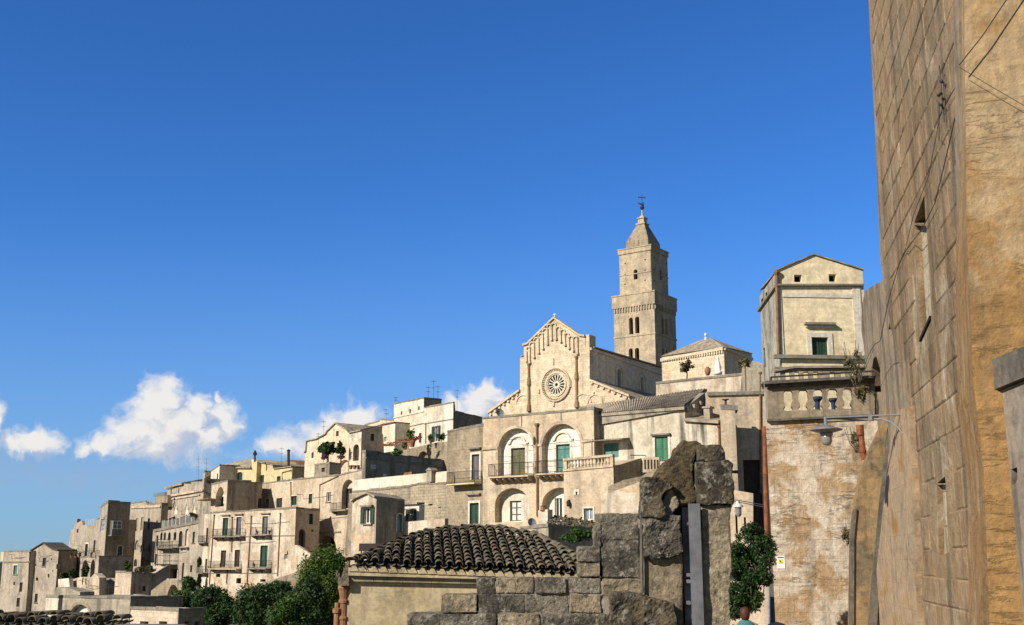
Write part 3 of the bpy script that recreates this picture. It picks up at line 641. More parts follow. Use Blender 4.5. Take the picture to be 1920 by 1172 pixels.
# blind arcade climbing the gable
px_l = [(165, 440, 565), (200, 390, 580), (248, 345, 520), (297, 295, 470), (345, 245, 425), (395, 195, 375), (440, 145, 325), (490, 180, 320), (540, 210, 350), (588, 245, 385), (632, 280, 420), (678, 312, 450), (725, 280, 480)]
q = lambda x, y: FC.uv(960 + x / 5.8625, 580 + y / 5.8625); mb = MB()
for i, (x, y0, y1) in enumerate(px_l):
    u, z0 = q(x, y1); z1 = q(x, y0)[1]; mb.fbox(FC, u - .1, u + .1, z0, z1 - .35, -.05, .28); mb.fbox(FC, u - .2, u + .2, z0 - .3, z0 + .05, -.05, .4)
    if i < len(px_l) - 1:
        u2 = q(px_l[i + 1][0], 0 + y1)[0]; zz = max(z1, q(px_l[i + 1][0], px_l[i + 1][1])[1]) - .35; r = abs(u - u2) / 2; c = (u + u2) / 2
        for k in range(8):
            a0, a1 = PI * k / 8, PI * (k + 1) / 8
            mb.prism(FC, [(c + (r + e) * cos(a), zz - .35 + (r + e) * sin(a)) for a, e in ((a0, -.1), (a0, .12), (a1, .12), (a1, -.1))], -.05, .28)
mb.build('blind_arcade', 'cath', cath)
band(cath, FC, [(1097, 628), (1087, 626.5), (1039, 594), (989.6, 642.5), (981, 645)], .35, .35, 'cath', 'gable_moulding')
band(cath, FC, [(1181, 740), (1105, 710)], .4, .4, 'cath', 'aisle_moulding'); band(cath, FC, [(975, 730), (916, 772)], .4, .4, 'cath', 'aisle_moulding')
for (xa, ya, xb, yb) in ((1105, 715, 1180, 746), (975, 736, 917, 778)):
    for k in range(7): mb = MB(); u, z = FC.uv(xa + (xb - xa) * (k + .5) / 7, ya + (yb - ya) * (k + .5) / 7); mb.fbox(FC, u - .2, u + .2, z - .35, z, -.05, .3); mb.build('corbel', 'cath', cath)
for x, y0, y1 in ((190, 590, 1120), (717, 510, 1080)):
    u, z0 = q(x, y1); z1 = q(x, y0)[1]; mb = MB(); mb.sm = False
    mb.lathe(FC.P(u, z0, .15), [(.42, 0), (.36, 1.0), (.22, 1.3), (.22, (z1 - z0) * .5), (.36, (z1 - z0) * .55), (.3, (z1 - z0) * .66), (.2, (z1 - z0) * .7), (.2, (z1 - z0) * .93), (.34, (z1 - z0) * .97), (.3, z1 - z0)], 8)
    mb.build('carved_column', 'rustst', cath)
relief(cath, FC, [(1036.5, 672, 1039, 684), (1069, 712, 1071, 726), (1010, 730, 1012, 738), (1036, 754, 1040, 762), (1112, 735, 1115, 738)], .22, 'cath', 'carved_figure')
for x, r in ((1093, 1.0), (1116, .9), (981, .9)):
    u, z = FC.uv(x, 756); mb = MB()
    for k in range(10):
        a0, a1 = PI * k / 10, PI * (k + 1) / 10
        mb.prism(FC, [(u + (r * 1.5 + e) * cos(a), z + (r * 1.5 + e) * sin(a)) for a, e in ((a0, 0), (a0, .2), (a1, .2), (a1, 0))], -.05, .15)
    mb.build('blind_arch', 'cath', cath)
mb = MB(); u, z = FC.uv(1038.5, 596); mb.lathe(FC.P(u, z - .1, -.3), [(.3, 0), (.16, .3), (.1, .6), (.1, 1.0)], 6); mb.fbox(FC, u - .32, u + .32, z + .62, z + .76, -.35, -.25); mb.build('finial', 'trim', cath)
# nave and aisle
uN = FC.uv(1105.5, 681)[0]; pN = FC.P(uN, 0); FN = Face((pN.x, pN.y), dirR(35)); zN = FC.uv(1105.5, 651)[1]; zA = FC.uv(1105.5, 711)[1]; zA2 = FC.uv(1180, 743)[1]
uB = FC.uv(975, 681)[0]; LN = 44.0; hl = []
for s in (('H', 1158, 692, 1164, 728, dict(a=1, d=.6)), ('H', 1202, 707, 1206.5, 740, dict(a=1, d=.6)), ('H', 1244, 719.5, 1247.6, 742, dict(a=1, d=.6))): opening(cath, FN, s, hl)
mb = MB(); mb.holed(FN, [(0.02, zb), (0.02, zN), (LN, zN), (LN, zb)], hl)
for lp, d in hl:
    u0, u1, z0, z1 = lp[0][0], lp[1][0], lp[0][1], lp[6][1]; e = .8
    pp = loop_of(u0 - e, u1 + e, z0 - .4, z1 + e, 1); g = MB(); g.prism(FN, lp, -.66, -.6); g.build('nave_window', 'glassb', cath)
    k = MB()
    for i in range(2, len(pp)): A, B = pp[i - 1] if i > 2 else pp[2], pp[i]; 
    for i in range(1, len(pp) - 1):
        A, B = pp[i], pp[i + 1]; c = ((u0 + u1) / 2, z1 - e); sh = lambda p: (p[0] + (c[0] - p[0]) * .16, p[1] + ((c[1] - p[1]) * .12 if p[1] > z1 - 2 else 0)); k.prism(FN, [A, B, sh(B), sh(A)], -.05, .14)
    A, B = pp[0], pp[-1]; k.fbox(FN, u0 - e, u0 - e + .2, z0 - .4, B[1], -.05, .14); k.build('surround', 'cath_side', cath)
back = uB
P3 = lambda u, z, w: FC.P(u, z, -w)
mb.poly([P3(uN, zb, LN), P3(uB, zb, LN), P3(uB, zN, LN), P3((uN + uB) / 2, zN + 1.3, LN), P3(uN, zN, LN)]); mb.poly([P3(uB, zb, 1), P3(uB, zN, 1), P3(uB, zN, LN), P3(uB, zb, LN)])
mb.build('nave_wall', 'cath_side', cath)
mb = MB(); um = FC.uv(1039, 640)[0]
for ua in (uN - .5, uB + .5):
    A = [P3(ua, zN, .9), P3(um, zN + 1.2, .9), P3(um, zN + 1.2, LN + .3), P3(ua, zN, LN + .3)]; mb.hexa(A + [v + Vector((0, 0, .22)) for v in A])
mb.build('roof', 'tileg', cath)
u0 = 0; mb = MB()
mb.poly([P3(u0, zb, .5), P3(u0, zA2 - .2, .5), P3(u0, zA2 - .2, LN), P3(u0, zb, LN)]); mb.poly([P3(u0, zb, LN), P3(u0, zA2, LN), P3(uN, zA, LN), P3(uN, zb, LN)]); mb.build('aisle_wall', 'cath_side', cath)
A = [P3(u0 - .35, zA2 - .3, .3), P3(uN, zA - .15, .3), P3(uN, zA - .15, LN), P3(u0 - .35, zA2 - .3, LN)]; mb = MB(); mb.hexa(A + [v + Vector((0, 0, .2)) for v in A]); mb.build('aisle_roof', 'tileg', cath)
band(cath, FN, [(1106, 652), (1300, 721)], .4, .3, 'cath_side')
u0_, z0_ = FC.uv(1101, 651); u1_ = FC.uv(1096, 651)[0]; mb = MB(); mb.fbox(FC, uN + .05, u1_ + .3, z0_ - .5, FC.uv(1100, 627.5)[1], -2.2, -.1); mb.build('pinnacle', 'cath', cath)

# ---------------------------------------------------------------- bell tower
K0 = at(1228, 620, 230.0); dl, dr = Vector((*dirL(55), 0)), Vector((*dirR(35), 0)); FL0 = Face((K0.x, K0.y), dl); wS = FL0.uv(1152, 640)[0]
cen = Vector((K0.x, K0.y, 0)) + (dl + dr) * wS / 2; cen.z = 0
tw = thing('bell_tower', 'tall square stone bell tower with pyramid spire and iron cross', 'bell tower', (cen.x, cen.y, 20)); FR0 = Face((K0.x, K0.y), dr)
zz = lambda py: FL0.uv(1226, py)[1]
def sq(half, F): # near corner face pair for a square of given half size
    o = cen - (dl + dr) * half; return Face((o.x, o.y), dl if F == 'L' else dr)
def sqbox(mb, h0, z0, h1, z1, cap=True):
    c = [[cen + dl * (sx * h) + dr * (sy * h) + Vector((0, 0, z)) for sx, sy in ((-1, -1), (1, -1), (1, 1), (-1, 1))] for h, z in ((h0, z0), (h1, z1))]
    mb.hexa(c[0] + c[1])
hS = wS / 2; zc0, zc1 = zz(568), zz(546)
def shaft(half, z0, z1, opsL, opsR, mat):
    mb = MB()
    for F, ops in ((sq(half, 'L'), opsL), (sq(half, 'R'), opsR)):
        hl = []
        for s in ops: opening(tw, F, s, hl)
        mb.holed(F, [(0, z0), (2 * half, z0), (2 * half, z1), (0, z1)], hl)
        mb.poly([F.P(0, z0, -2 * half), F.P(2 * half, z0, -2 * half), F.P(2 * half, z1, -2 * half), F.P(0, z1, -2 * half)])
    for z in (z1, z0): mb.poly([cen + dl * (sx * half) + dr * (sy * half) + Vector((0, 0, z)) for sx, sy in ((-1, -1), (1, -1), (1, 1), (-1, 1))])
    mb.build('shaft', mat, tw)
A1 = dict(a=1, d=1.0)
shaft(hS, 20, zc1, [('H', 1179, 653, 1186.5, 678, A1), ('H', 1190.5, 652, 1198.5, 678, A1), ('H', 1179.6, 595.4, 1187, 627, A1), ('H', 1190.8, 593.6, 1198.7, 625, A1)],
      [('H', 1240.7, 596, 1245, 626, A1), ('H', 1247.5, 598, 1252, 628, A1), ('H', 1241.5, 653, 1245.5, 672, A1), ('H', 1248.5, 655, 1252.5, 674, A1)], 'tower')
hU = hS * .79; zu1 = zz(457)
A2 = dict(d=.5)
holes = lambda xs: [('H', x - 1.1, y - 1.3, x + 1.1, y + 1.3, A2) for x, y in xs]
shaft(hU, zc1 - .5, zu1, [('H', 1188, 505, 1195.3, 524, A1)] + holes([(1172, 494), (1172, 515), (1172, 533), (1209.5, 487), (1209.5, 506.5), (1209.5, 525.5)]),
      [('H', 1237.2, 506, 1241, 525, A1)] + holes([(1227, 484), (1227, 505), (1227, 527), (1250, 494), (1250, 516), (1250, 537)]), 'tower')
mb = MB(); sqbox(mb, hS + .28, zc0 - .15, hS + .28, zc1 + .12); sqbox(mb, hS + .4, zc1 - .1, hS + .4, zc1 + .2)
for F in (sq(hS, 'L'), sq(hS, 'R')):
    for k in range(15): u = (k + .5) * 2 * hS / 15; mb.fbox(F, u - .13, u + .13, zz(578), zc0 - .15, -.05, .26)
mb.build('corbel_table', 'tower', tw)
mb = MB(); sqbox(mb, hS + .14, zz(626), hS + .14, zz(623)); sqbox(mb, hS + .1, zz(690), hS + .1, zz(687)); mb.build('string_course', 'tower', tw)
mb = MB(); sqbox(mb, hU + .2, zu1 - .9, hU + .2, zu1 + .25); sqbox(mb, hU + .1, zz(505) - .1, hU + .1, zz(505) + .1); sqbox(mb, hU + .32, zu1 + .1, hU + .32, zu1 + .3); mb.build('balustrade', 'tower', tw)
zc = lambda py: at(1208, py, cen.y).z
z3, z4, z5 = zc(421), zc(411), zc(405)
mb = MB(); sqbox(mb, hU * .72, zu1, hU * .70, zc(456)); sqbox(mb, hU * .70, zc(456), hU * .22, z3); mb.build('spire', 'brown', tw)
mb = MB(); sqbox(mb, hU * .29, z3 - .15, hU * .29, z3 + .12); sqbox(mb, hU * .2, z3 + .12, hU * .18, z4); sqbox(mb, hU * .23, z4, hU * .22, z4 + .3); sqbox(mb, hU * .17, z4 + .3, hU * .08, z5)
mb.lathe(cen + Vector((0, 0, z5)), [(.26, -.1), (.2, .6), (.15, zc(394) - z5)], 8); mb.build('lantern', 'tower', tw)
mb = MB(); c0 = cen + Vector((0, 0, zc(394))); hh = zc(365) - zc(394); mb.lathe(c0, [(.12, 0), (.38, .25), (.5, .6), (.3, .95), (.16, 1.2)], 8); mb.tube([c0, c0 + Vector((0, 0, hh))], .085, 6)
dx = (dl - dr).normalized() * -1; cr = c0 + Vector((0, 0, hh * .82)); mb.tube([cr - dx * .75, cr + dx * .75], .08, 6)
for s in (-1, 1): e = cr + dx * .75 * s; mb.tube([e - Vector((0, 0, .2)), e + Vector((0, 0, .2))], .08, 5)
k = c0 + Vector((0, 0, hh * .36)); mb.tube([k - dx * .5 + Vector((0, 0, .15)), k, k + dx * .45 - Vector((0, 0, .2))], .16, 6); mb.tube([k - dx * .9 + Vector((0, 0, .3)), k - dx * .4], .1, 5); mb.tube([k + dx * .2, k + dx * .3 + Vector((0, 0, .6))], .1, 5)
mb.build('cross', 'iron', tw)

# ---------------------------------------------------------------- hip-roofed transept hall and the garden terrace
H = house('hip_roof_hall', 'cream hall with hipped grey tile roof right of the bell tower', (1357, 651, 186), 46, 1240, 1409, bot=720, ml='cath', group=None, cop=None, coph=.3)
mb = MB(); A = [H.O + Vector((*dirL(46), 0)) * u + Vector((*dirR(44), 0)) * w for u, w in ((-.3, -.3), (H.wL + .1, -.3), (H.wL + .1, H.wR + .1), (-.3, H.wR + .1))]; ap = sum(A, Vector()) / 4
ap.z = at(1329, 636, ap.y).z; r1 = ap + Vector((*dirL(46), 0)) * 1.2; r2 = ap - Vector((*dirL(46), 0)) * 1.2
mb.poly([A[0], A[1], r1, r2]); mb.poly([A[1], A[2], r1]); mb.poly([A[2], A[3], r2, r1]); mb.poly([A[3], A[0], r2]); mb.build('roof', 'tileg', H.root)
band(H.root, H.FL, [(1357, 651), (1240, 673)], .5, .35, 'cath'); band(H.root, H.FR, [(1357, 651), (1409, 671)], .5, .35, 'cath'); mb = MB(); mb.lathe(ap, [(.3, -.3), (.3, .3), (.12, .4), (.3, .7), (.2, 1.1)], 8); mb.build('finial', 'trim', H.root)
mb = MB()
for k in range(26): u = (k + .5) * H.wL / 26; mb.fbox(H.FL, u - .14, u + .14, H.zt - 1.0, H.zt - .5, -.03, .28)
mb.build('corbel_table', 'cath', H.root)
tz = slab('terrace_wall', 'pale stone garden terrace wall below the hip roofed hall', 'wall', [(1400, 740), (1400, 697), (1389, 699.5), (1340, 704), (1258, 713), (1230, 716), (1230, 770), (1400, 770)], (1400, 140), 62, 1.0, 'pale', group=None)
band(tz.root, tz.F, [(1392, 699.5), (1230, 716)], .3, .1, 'cop', 'coping')
t2 = slab('terrace_wall', 'grey stone terrace end wall beside the tall yellowish house', 'wall', [(1432, 740), (1432, 683), (1419, 678), (1392, 678), (1388, 740)], (1432, 136), 75, 1.2, 'grey', group=None)
rw = slab('retaining_wall', 'tall brownish retaining wall in shadow behind the rust red pipe', 'wall', [(1445, 1010), (1445, 734), (1325, 734), (1325, 1010)], (1445, 96.5), 84, 1.5, 'twin', [('D', 1396, 862, 1430, 1000, dict(d=.5))], group=None)  # dark gate put in for the shadowed rectangle low on the wall
band(rw.root, rw.F, [(1440, 733), (1326, 736)], .3, .2, 'cop', 'ledge')
pipe(rw.root, rw.F, [(1425, 700), (1426, 925)], .08, 'copper'); pipe(rw.root, rw.F, [(1397, 684), (1398, 733)], .07, 'copper')
tree('garden_tree', 'thin olive coloured tree on the garden terrace', 1266, 670, 1308, 710, 150, 'leafo', 520, .2, 14, True, seed=1, base=.2, k=.3)
c = at(1327, 704, 146); mb = MB(); mb.lathe(c, [(.18, 0), (.3, .15), (.42, .55), (.36, .85), (.16, 1.05), (.24, 1.15)], 10); am = one(mb, 'amphora', 'terra', 'brown terracotta amphora standing on the garden terrace wall', 'amphora', tuple(c), smooth=True)
plantpot('agave', 'small spiky plant growing out of the terracotta amphora', 1322, 689, 1332, 697, 146, 'leafo', False, n=60, seed=2)
c = at(1346.5, 702, 146); mb = MB(); mb.lathe(c, [(.55, 0), (.55, .35), (.42, .4), (.46, .9), (.38, 1.3), (.26, 1.75), (.14, 1.95), (.19, 2.15), (.12, 2.4), (.03, 2.5)], 9); one(mb, 'garden_statue', 'statue', 'white stone figure on the garden terrace', 'statue', tuple(c), smooth=True)
rg = np.random.default_rng(3); c = at(1396, 683, 133); tp = thing('palm_plant', 'small palm with yellow green tuft at the terrace end', 'plant', tuple(c - Vector((0, 0, .5)))); lens_quads([(c.x, c.y, c.z + .3, .75, .6, .4)], 160, .28, rg, 'fronds', 'leafy', tp, .3); mb = MB(); mb.tube([c - Vector((0, 0, .5)), c + Vector((0, 0, .2))], .1, 7); mb.build('stem', 'bark', tp)

# ---------------------------------------------------------------- house with the twin arches (Y 100)
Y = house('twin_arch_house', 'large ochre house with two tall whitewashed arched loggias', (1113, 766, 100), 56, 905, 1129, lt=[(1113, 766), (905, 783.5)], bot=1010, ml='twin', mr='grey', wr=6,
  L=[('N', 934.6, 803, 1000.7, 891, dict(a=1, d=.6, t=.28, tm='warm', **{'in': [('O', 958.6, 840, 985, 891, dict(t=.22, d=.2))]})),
     ('N', 1017, 794.5, 1089, 889.5, dict(a=1, d=.6, t=.28, tm='warm', **{'in': [('T', 1043, 833, 1069, 888, dict(t=.22, d=.2))]})),
     ('N', 928, 915, 992, 979, dict(a=.8, d=.8, m='white', **{'in': [('X', 956, 939, 977, 977, dict(c=2, d=.2, g='curtain'))]})),
     ('N', 1016, 914, 1084, 979, dict(a=.8, d=.8, m='niche', **{'in': [('W', 1040, 934, 1054, 977, dict(d=.2))]}))], group=None)
for x0, x1, yy in ((957, 987, 837), (1041, 1071, 830)):   # curved white pediments over the loggia doors
    G = Y.FL.off(-.6); ua, z = G.uv(x0, yy); ub = G.uv(x1, yy)[0]; u0, u1 = min(ua, ub), max(ua, ub); mb = MB(); N = 10; c = (u0 + u1) / 2; r = (u1 - u0) / 2 + .25
    pts = [(c - r, z + .15)] + [(c + r * .72 * cos(PI - PI * k / N), z + .2 + .62 * sin(PI * k / N)) for k in range(N + 1)] + [(c + r, z + .15)]
    for p, q_ in zip(pts, pts[1:]): mb.prism(G, [p, q_, (q_[0], q_[1] + .14), (p[0], p[1] + .14)], -.05, .16)
    mb.build('pediment', 'trim', Y.root)
band(Y.root, Y.FL, [(934, 837.5), (905, 840)], .22, .14, 'warm', 'impost'); band(Y.root, Y.FL, [(1017, 832), (1000, 833)], .22, .14, 'warm', 'impost'); band(Y.root, Y.FL, [(1112, 823), (1089, 826)], .22, .14, 'warm', 'impost')
balcony(Y.root, Y.FL, 926, 1001, 893.5, 1.15, .95, 7, 'twin'); balcony(Y.root, Y.FL, 1014, 1075, 888, 1.15, .95, 6, 'twin')
pipe(Y.root, Y.FL, [(1007.5, 797), (1008.5, 968)], .11, 'copper')
for px, pyy in ((978, 780), (1052, 771)): u, z = Y.FL.uv(px, pyy); mb = MB(); mb.fbox(Y.FL, u - .04, u + .04, z - 1.2, z + .1, -.02, .05); mb.build('gutter_spout', 'cop', Y.root)
mb = MB(); u, z = Y.FL.uv(945, 775); c = Y.FL.P(u, z + .1, -.6); n = Vector((-.35, -.85, .35)).normalized(); t = n.cross(Vector((0, 0, 1))).normalized(); b_ = t.cross(n); i0 = len(mb.v)
def dish(label, px, py, Yd, r=.45):
    c = at(px, py, Yd); mb = MB(); mb.sm = True; n = Vector((.45, -.85, .3)).normalized(); t = n.cross(Vector((0, 0, 1))).normalized(); b_ = t.cross(n); S = 14
    for k in range(5):
        for q in range(S): a = 2 * PI * q / S; f = k / 4; mb.v.append(c + (t * cos(a) + b_ * sin(a)) * r * f - n * (.12 * (1 - f * f)))
    for k in range(4):
        for q in range(S): a = k * S + q; b2 = k * S + (q + 1) % S; mb.f.append((a, b2, b2 + S, a + S))
    mb.tube([c - n * .12, c - n * .12 - Vector((0, 0, r * 1.5))], .04, 6); mb.tube([c - b_ * r, c + n * r * .9], .02, 4)
    return one(mb, 'satellite_dish', 'galv', label, 'satellite dish', tuple(c - Vector((0, 0, r * 1.5))), 'satellite dishes on the roofs')
dish('grey satellite dish on the roof edge of the twin arch house', 938, 774, 101, .42); dish('grey satellite dish beside the small brick chimney', 998, 980, 88, .38)

X = house('grey_block_house', 'grey weathered stone house between two balconies, left of the twin arches', (905, 797, 106.8), 45, 839, None, lt=[(905, 796.5), (839, 808)], bot=1005, ml='brown', mr='grey', wr=8,
  L=[('Y', 885, 852, 899, 899, dict(t=.22, l=.5)), ('E', 881, 943, 898, 982, dict(t=.22, l=.75))], group=None)
balcony(X.root, X.FL, 851, 903.5, 907, 1.1, 1.0, 0, 'yellow')
house('block_wall_house', 'blank lower house wall of rough grey blocks beneath the white terrace band', (839, 906, 111.5), 45, 661, None, lt=[(839, 906), (784, 907), (760, 912), (661, 922)], bot=1010, ml='block', wr=5, group=None, L=[('H', 803, 945, 811, 948, dict(d=.3)), ('H', 822, 950, 827, 952, dict(d=.3))])
s_ = slab('terrace_parapet', 'low whitewashed terrace parapet with a small chimney in front of the dark wall', 'wall', [(838, 905), (838, 883.5), (684, 898), (661, 901), (661, 925), (838, 908)], (838, 112.3), 45, .4, 'white', group=None)
mb = MB(); u, z = s_.F.uv(811, 904); z1 = s_.F.uv(811, 877)[1]; mb.fbox(s_.F, u - .38, u + .38, z, z1 - .3, -.3, .5); mb.prism(s_.F, [(u - .48, z1 - .3), (u + .48, z1 - .3), (u, z1)], -.36, .58); mb.build('chimney', 'grey', s_.root)
V = house('shutter_cottage', 'small grey gabled house with open green shutters above the foreground roof', (706, 934, 92), 48, 661, 759, lt=[(706, 934), (690, 926), (668, 936), (661, 942)], rt=[(706, 934), (759, 941)], bot=1080, ml='pale', mr='grey', roof='tileg',
  L=[('Q', 683.5, 951, 696, 982, dict(s=1, l=.02))], Rr=[('b', 744, 964, 753.5, 998, dict(t=.1, a=.4))], group=None)
house('white_lean_to', 'narrow white lean-to with a small shuttered window beside the grey gabled house', (786, 946, 96), 45, 752, None, bot=1020, ml='white', wr=.6, roof='tileg', L=[('Q', 766.5, 958, 776, 977, dict(l=.05))], group=None)
slab('garden_wall', 'low pale stone wall with grey coping left of the green door', 'wall', [(834, 1000), (834, 972), (757, 979), (757, 1006), (740, 1006), (740, 1030), (834, 1030)], (834, 91), 48, .4, 'pale', group=None)
mb = MB(); F_ = Face((at(735, 1030, 84).x, 84), dirL(75)); u0, u1, z0, z1 = rect(F_, 676, 1019, 742, 1040); mb.fbox(F_, u0, u1, z0 + .25, z1, -1.2, .3); mb.fbox(F_, u0 + .1, u0 + .16, z0 - 3, z0 + .3, .1, .2); mb.fbox(F_, u1 - .16, u1 - .1, z0 - 3, z0 + .3, .1, .2); one(mb, 'awning', 'darkaw', 'dark brown folded awning below the small grey gabled house', 'awning', tuple(F_.P(u0, z0 - 3, 0)))

# ---------------------------------------------------------------- balustraded terrace house, ramp, stained white house
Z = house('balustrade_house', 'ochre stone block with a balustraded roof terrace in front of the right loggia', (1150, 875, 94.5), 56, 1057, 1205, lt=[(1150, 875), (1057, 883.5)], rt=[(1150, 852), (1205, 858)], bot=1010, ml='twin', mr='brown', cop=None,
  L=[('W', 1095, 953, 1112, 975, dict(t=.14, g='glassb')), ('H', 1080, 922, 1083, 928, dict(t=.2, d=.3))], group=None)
ba = MB(); F_ = Z.FL; (ua, za), (ub, zb2) = F_.uv(1150, 875), F_.uv(1057, 883.5); zt_ = F_.uv(1150, 851.5)[1]; zt2 = F_.uv(1057, 860)[1]; n = 13
ba.prism(F_, [(ua, za - .02), (ub, zb2 - .02), (ub, zb2 + .14), (ua, za + .14)], -.28, .1); ba.prism(F_, [(ua, zt_ - .2), (ub, zt2 - .2), (ub, zt2), (ua, zt_)], -.3, .12)
ba.fbox(F_, ua, ua + .32, za, zt_ - .15, -.27, .04); ba.fbox(F_, ub - .35, ub, za, zt2 - .15, -.27, .04); bo = ba.build('balustrade', 'twin', Z.root); bl = MB(); hb = zt_ - za - .34
for k in range(n):
    u = ua + .32 + (ub - ua - .67) * (k + .5) / n; z = za + .14 + (zb2 - za) * (u - ua) / (ub - ua); bl.lathe(F_.P(u, z, -.09), [(.11, 0), (.11, hb * .1), (.06, hb * .16), (.125, hb * .38), (.08, hb * .6), (.055, hb * .78), (.11, hb * .88), (.11, hb)], 8)
bl.build('balusters', 'twin', bo)
mb = MB(); u, z = Z.FL.uv(1068, 948); mb.fbox(Z.FL, u - .03, u + .03, z, z + .5, 0, .25); mb.lathe(Z.FL.P(u, z - .1, .25), [(.06, 0), (.13, .1), (.15, .4), (.04, .55)], 6); mb.build('wall_lantern', 'iron', Z.root)
slab('ramp_wall', 'pale stone side wall of a ramp climbing to the right below the balustraded block', 'wall', [(1240, 990), (1240, 888), (1203, 902), (1141, 925), (1127, 924), (1127, 990)], (1203, 84), 62, .8, 'pale', group=None)
slab('ramp_wall', 'rough grey mound of wall behind the carved ruin stones', 'wall', [(1260, 900), (1250, 872), (1225, 880), (1203, 893), (1170, 900), (1140, 912), (1140, 935), (1260, 910)], (1203, 86), 62, .8, 'brown', group=None)
AA = house('stained_white_house', 'white house with black rain streaks and a long grey tiled roof', (1350, 799, 94.5), 56, 1122, None, lt=[(1350, 797.5), (1284, 786), (1283.9, 768), (1122, 797)], bot=980, ml='stained', wr=8,
  L=[('g', 1228.5, 819, 1253, 863, dict(t=.22, l=.12, d=.1)), ('T', 1132, 831, 1160, 858, dict(d=.12))], group=None, cop=None)
F_ = AA.FL; fa = [F_.uv(*p) for p in ((1285, 762), (1120, 776), (1120, 797.5), (1284, 768.5))]; mb = MB(); mb.prism(F_, fa, -.3, .22); mb.build('eaves_board', 'dark', AA.root)
E0, E1 = F_.P(*F_.uv(1118, 775), .35), F_.P(*F_.uv(1286, 761), .35); T1 = at(1326, 727.5, E1.y + 7.6); T0 = at(1085, 762.5, E0.y + 7.6)
mb = MB(); N = 46; NV = 10
for j in range(NV + 1):
    for i in range(N * 4 + 1):
        f = i / (N * 4); p = (E0.lerp(E1, f)).lerp(T0.lerp(T1, f), j / NV); p.z += .055 * cos(2 * PI * i / 4) + .03 * (noise.noise(p * .7)) - (.03 if j == 0 else 0); mb.v.append(p)
w_ = N * 4 + 1
for j in range(NV):
    for i in range(w_ - 1): a = j * w_ + i; mb.f.append((a, a + 1, a + 1 + w_, a + w_))
mb.build('roof', 'tileg', AA.root)
mb = MB(); mb.hexa([E0 - Vector((0, 0, .35)), E1 - Vector((0, 0, .35)), T1 - Vector((0, 0, .35)), T0 - Vector((0, 0, .35)), E0 - Vector((0, 0, .1)), E1 - Vector((0, 0, .1)), T1 - Vector((0, 0, .1)), T0 - Vector((0, 0, .1))]); mb.build('roof_deck', 'dark', AA.root)
mb = MB(); a_ = F_.P(*F_.uv(1284, 787), -.4); G = Face((a_.x, a_.y), dirR(34)); pl = [G.uv(*p) for p in ((1284.5, 790), (1284.5, 765), (1322, 736), (1326, 790))]; mb.prism(G, pl, -.5, 0)
mb.build('gable_wall', 'dark', AA.root)  # shade under the rake put into this dark material
for k in range(6): mb = MB(); p = E1.lerp(T1, (k + .5) / 6); u = (p - G.o).dot(G.d); mb.fbox(G, u - .22, u + .22, p.z - .7, p.z - .36, -.2, .3); mb.build('eave_corbel', 'dark', AA.root)
mb = MB(); u0, u1, z0, z1 = rect(F_, 1284, 785, 1349, 797); mb.hexa([F_.P(u0, z0, .3), F_.P(u1, z0 + .4, .3), F_.P(u1, z0 + 1.0, -3), F_.P(u0, z0 + .6, -3), F_.P(u0, z0 + .25, .3), F_.P(u1, z0 + .65, .3), F_.P(u1, z0 + 1.3, -3), F_.P(u0, z0 + .9, -3)]); mb.build('porch_roof', 'tileg', AA.root)
mb = MB(); u0, u1, z0, z1 = rect(F_, 1315, 764, 1326, 792); mb.fbox(F_, u0, u1, z0, z1, -1.2, -.5); mb.fbox(F_, u0 - .1, u1 + .1, z1, z1 + .15, -1.3, -.4); mb.build('chimney', 'grey', AA.root)
pipe(AA.root, F_, [(1349, 800), (1350, 850)], .09, 'rust')
mb = MB(); u0, u1, z0, z1 = rect(F_, 1122, 824, 1180, 828); mb.hexa([F_.P(u0, z1, 0), F_.P(u1, z1, 0), F_.P(u1, z0, 1.3), F_.P(u0, z0, 1.3), F_.P(u0, z1 + .08, 0), F_.P(u1, z1 + .08, 0), F_.P(u1, z0 + .08, 1.3), F_.P(u0, z0 + .08, 1.3)]); mb.build('awning', 'cop', AA.root); mb = MB(); mb.tube([F_.P(u1, z0 - 2.2, 1.2), F_.P(u1, z0, 1.2)], .05, 5); mb.build('awning_post', 'galv', AA.root)
PR = house('chimney_pier', 'tall pale stone chimney pier casting a shadow on the retaining wall', (1378, 764, 93), 82, 1351, None, lt=[(1378, 763.5), (1351, 763)], bot=960, ml='twin', wr=2.2, group=None, coph=.45)
mb = MB(); mb.lathe(PR.FL.P(PR.wL * .6, PR.zt + .2, -.8), [(.1, 0), (.1, .5), (.3, .55), (.3, .62)], 8); mb.build('cowl', 'iron', PR.root)
slab('terrace_fence', 'small terracotta balustrade strip right of the balustraded block', 'fence', [(1236, 884), (1236, 857), (1205, 859), (1205, 886)], (1205, 93), 62, .2, 'warm', [('H', x, 862, x + 3.4, 880, dict(d=.2)) for x in (1208, 1214, 1220, 1226, 1231.5)], group=None)
slab('yard_wall', 'low cream wall lit by the sun behind the grey street lamp glass', 'wall', [(1412, 1060), (1412, 925), (1366, 917), (1366, 1060)], (1412, 60), 75, .6, 'twin', [('H', 1379, 965, 1383, 1000), ('H', 1395, 970, 1399, 1000)], group=None)
slab('brick_chimney', 'small block chimney with a red pot below the twin arches', 'chimney', [(1027, 992), (1027, 955), (1009, 957), (1009, 992)], (1027, 86), 56, .7, 'pale', group=None)
c = at(1018, 956, 86.3); mb = MB(); mb.lathe(c, [(.25, -.05), (.2, .1), (.17, .28), (.24, .3)], 8); one(mb, 'chimney_pot', 'terra', 'short red clay pot on the block chimney', 'chimney pot', tuple(c))
house('grey_low_block', 'low grey rendered outbuilding below the twin arch house with a rubble tile roof', (1028, 985, 80), 45, 975, 1120, lt=[(1028, 984), (975, 990)], rt=[(1028, 985), (1120, 992)], bot=1060, ml='grey', mr='dark', group=None)
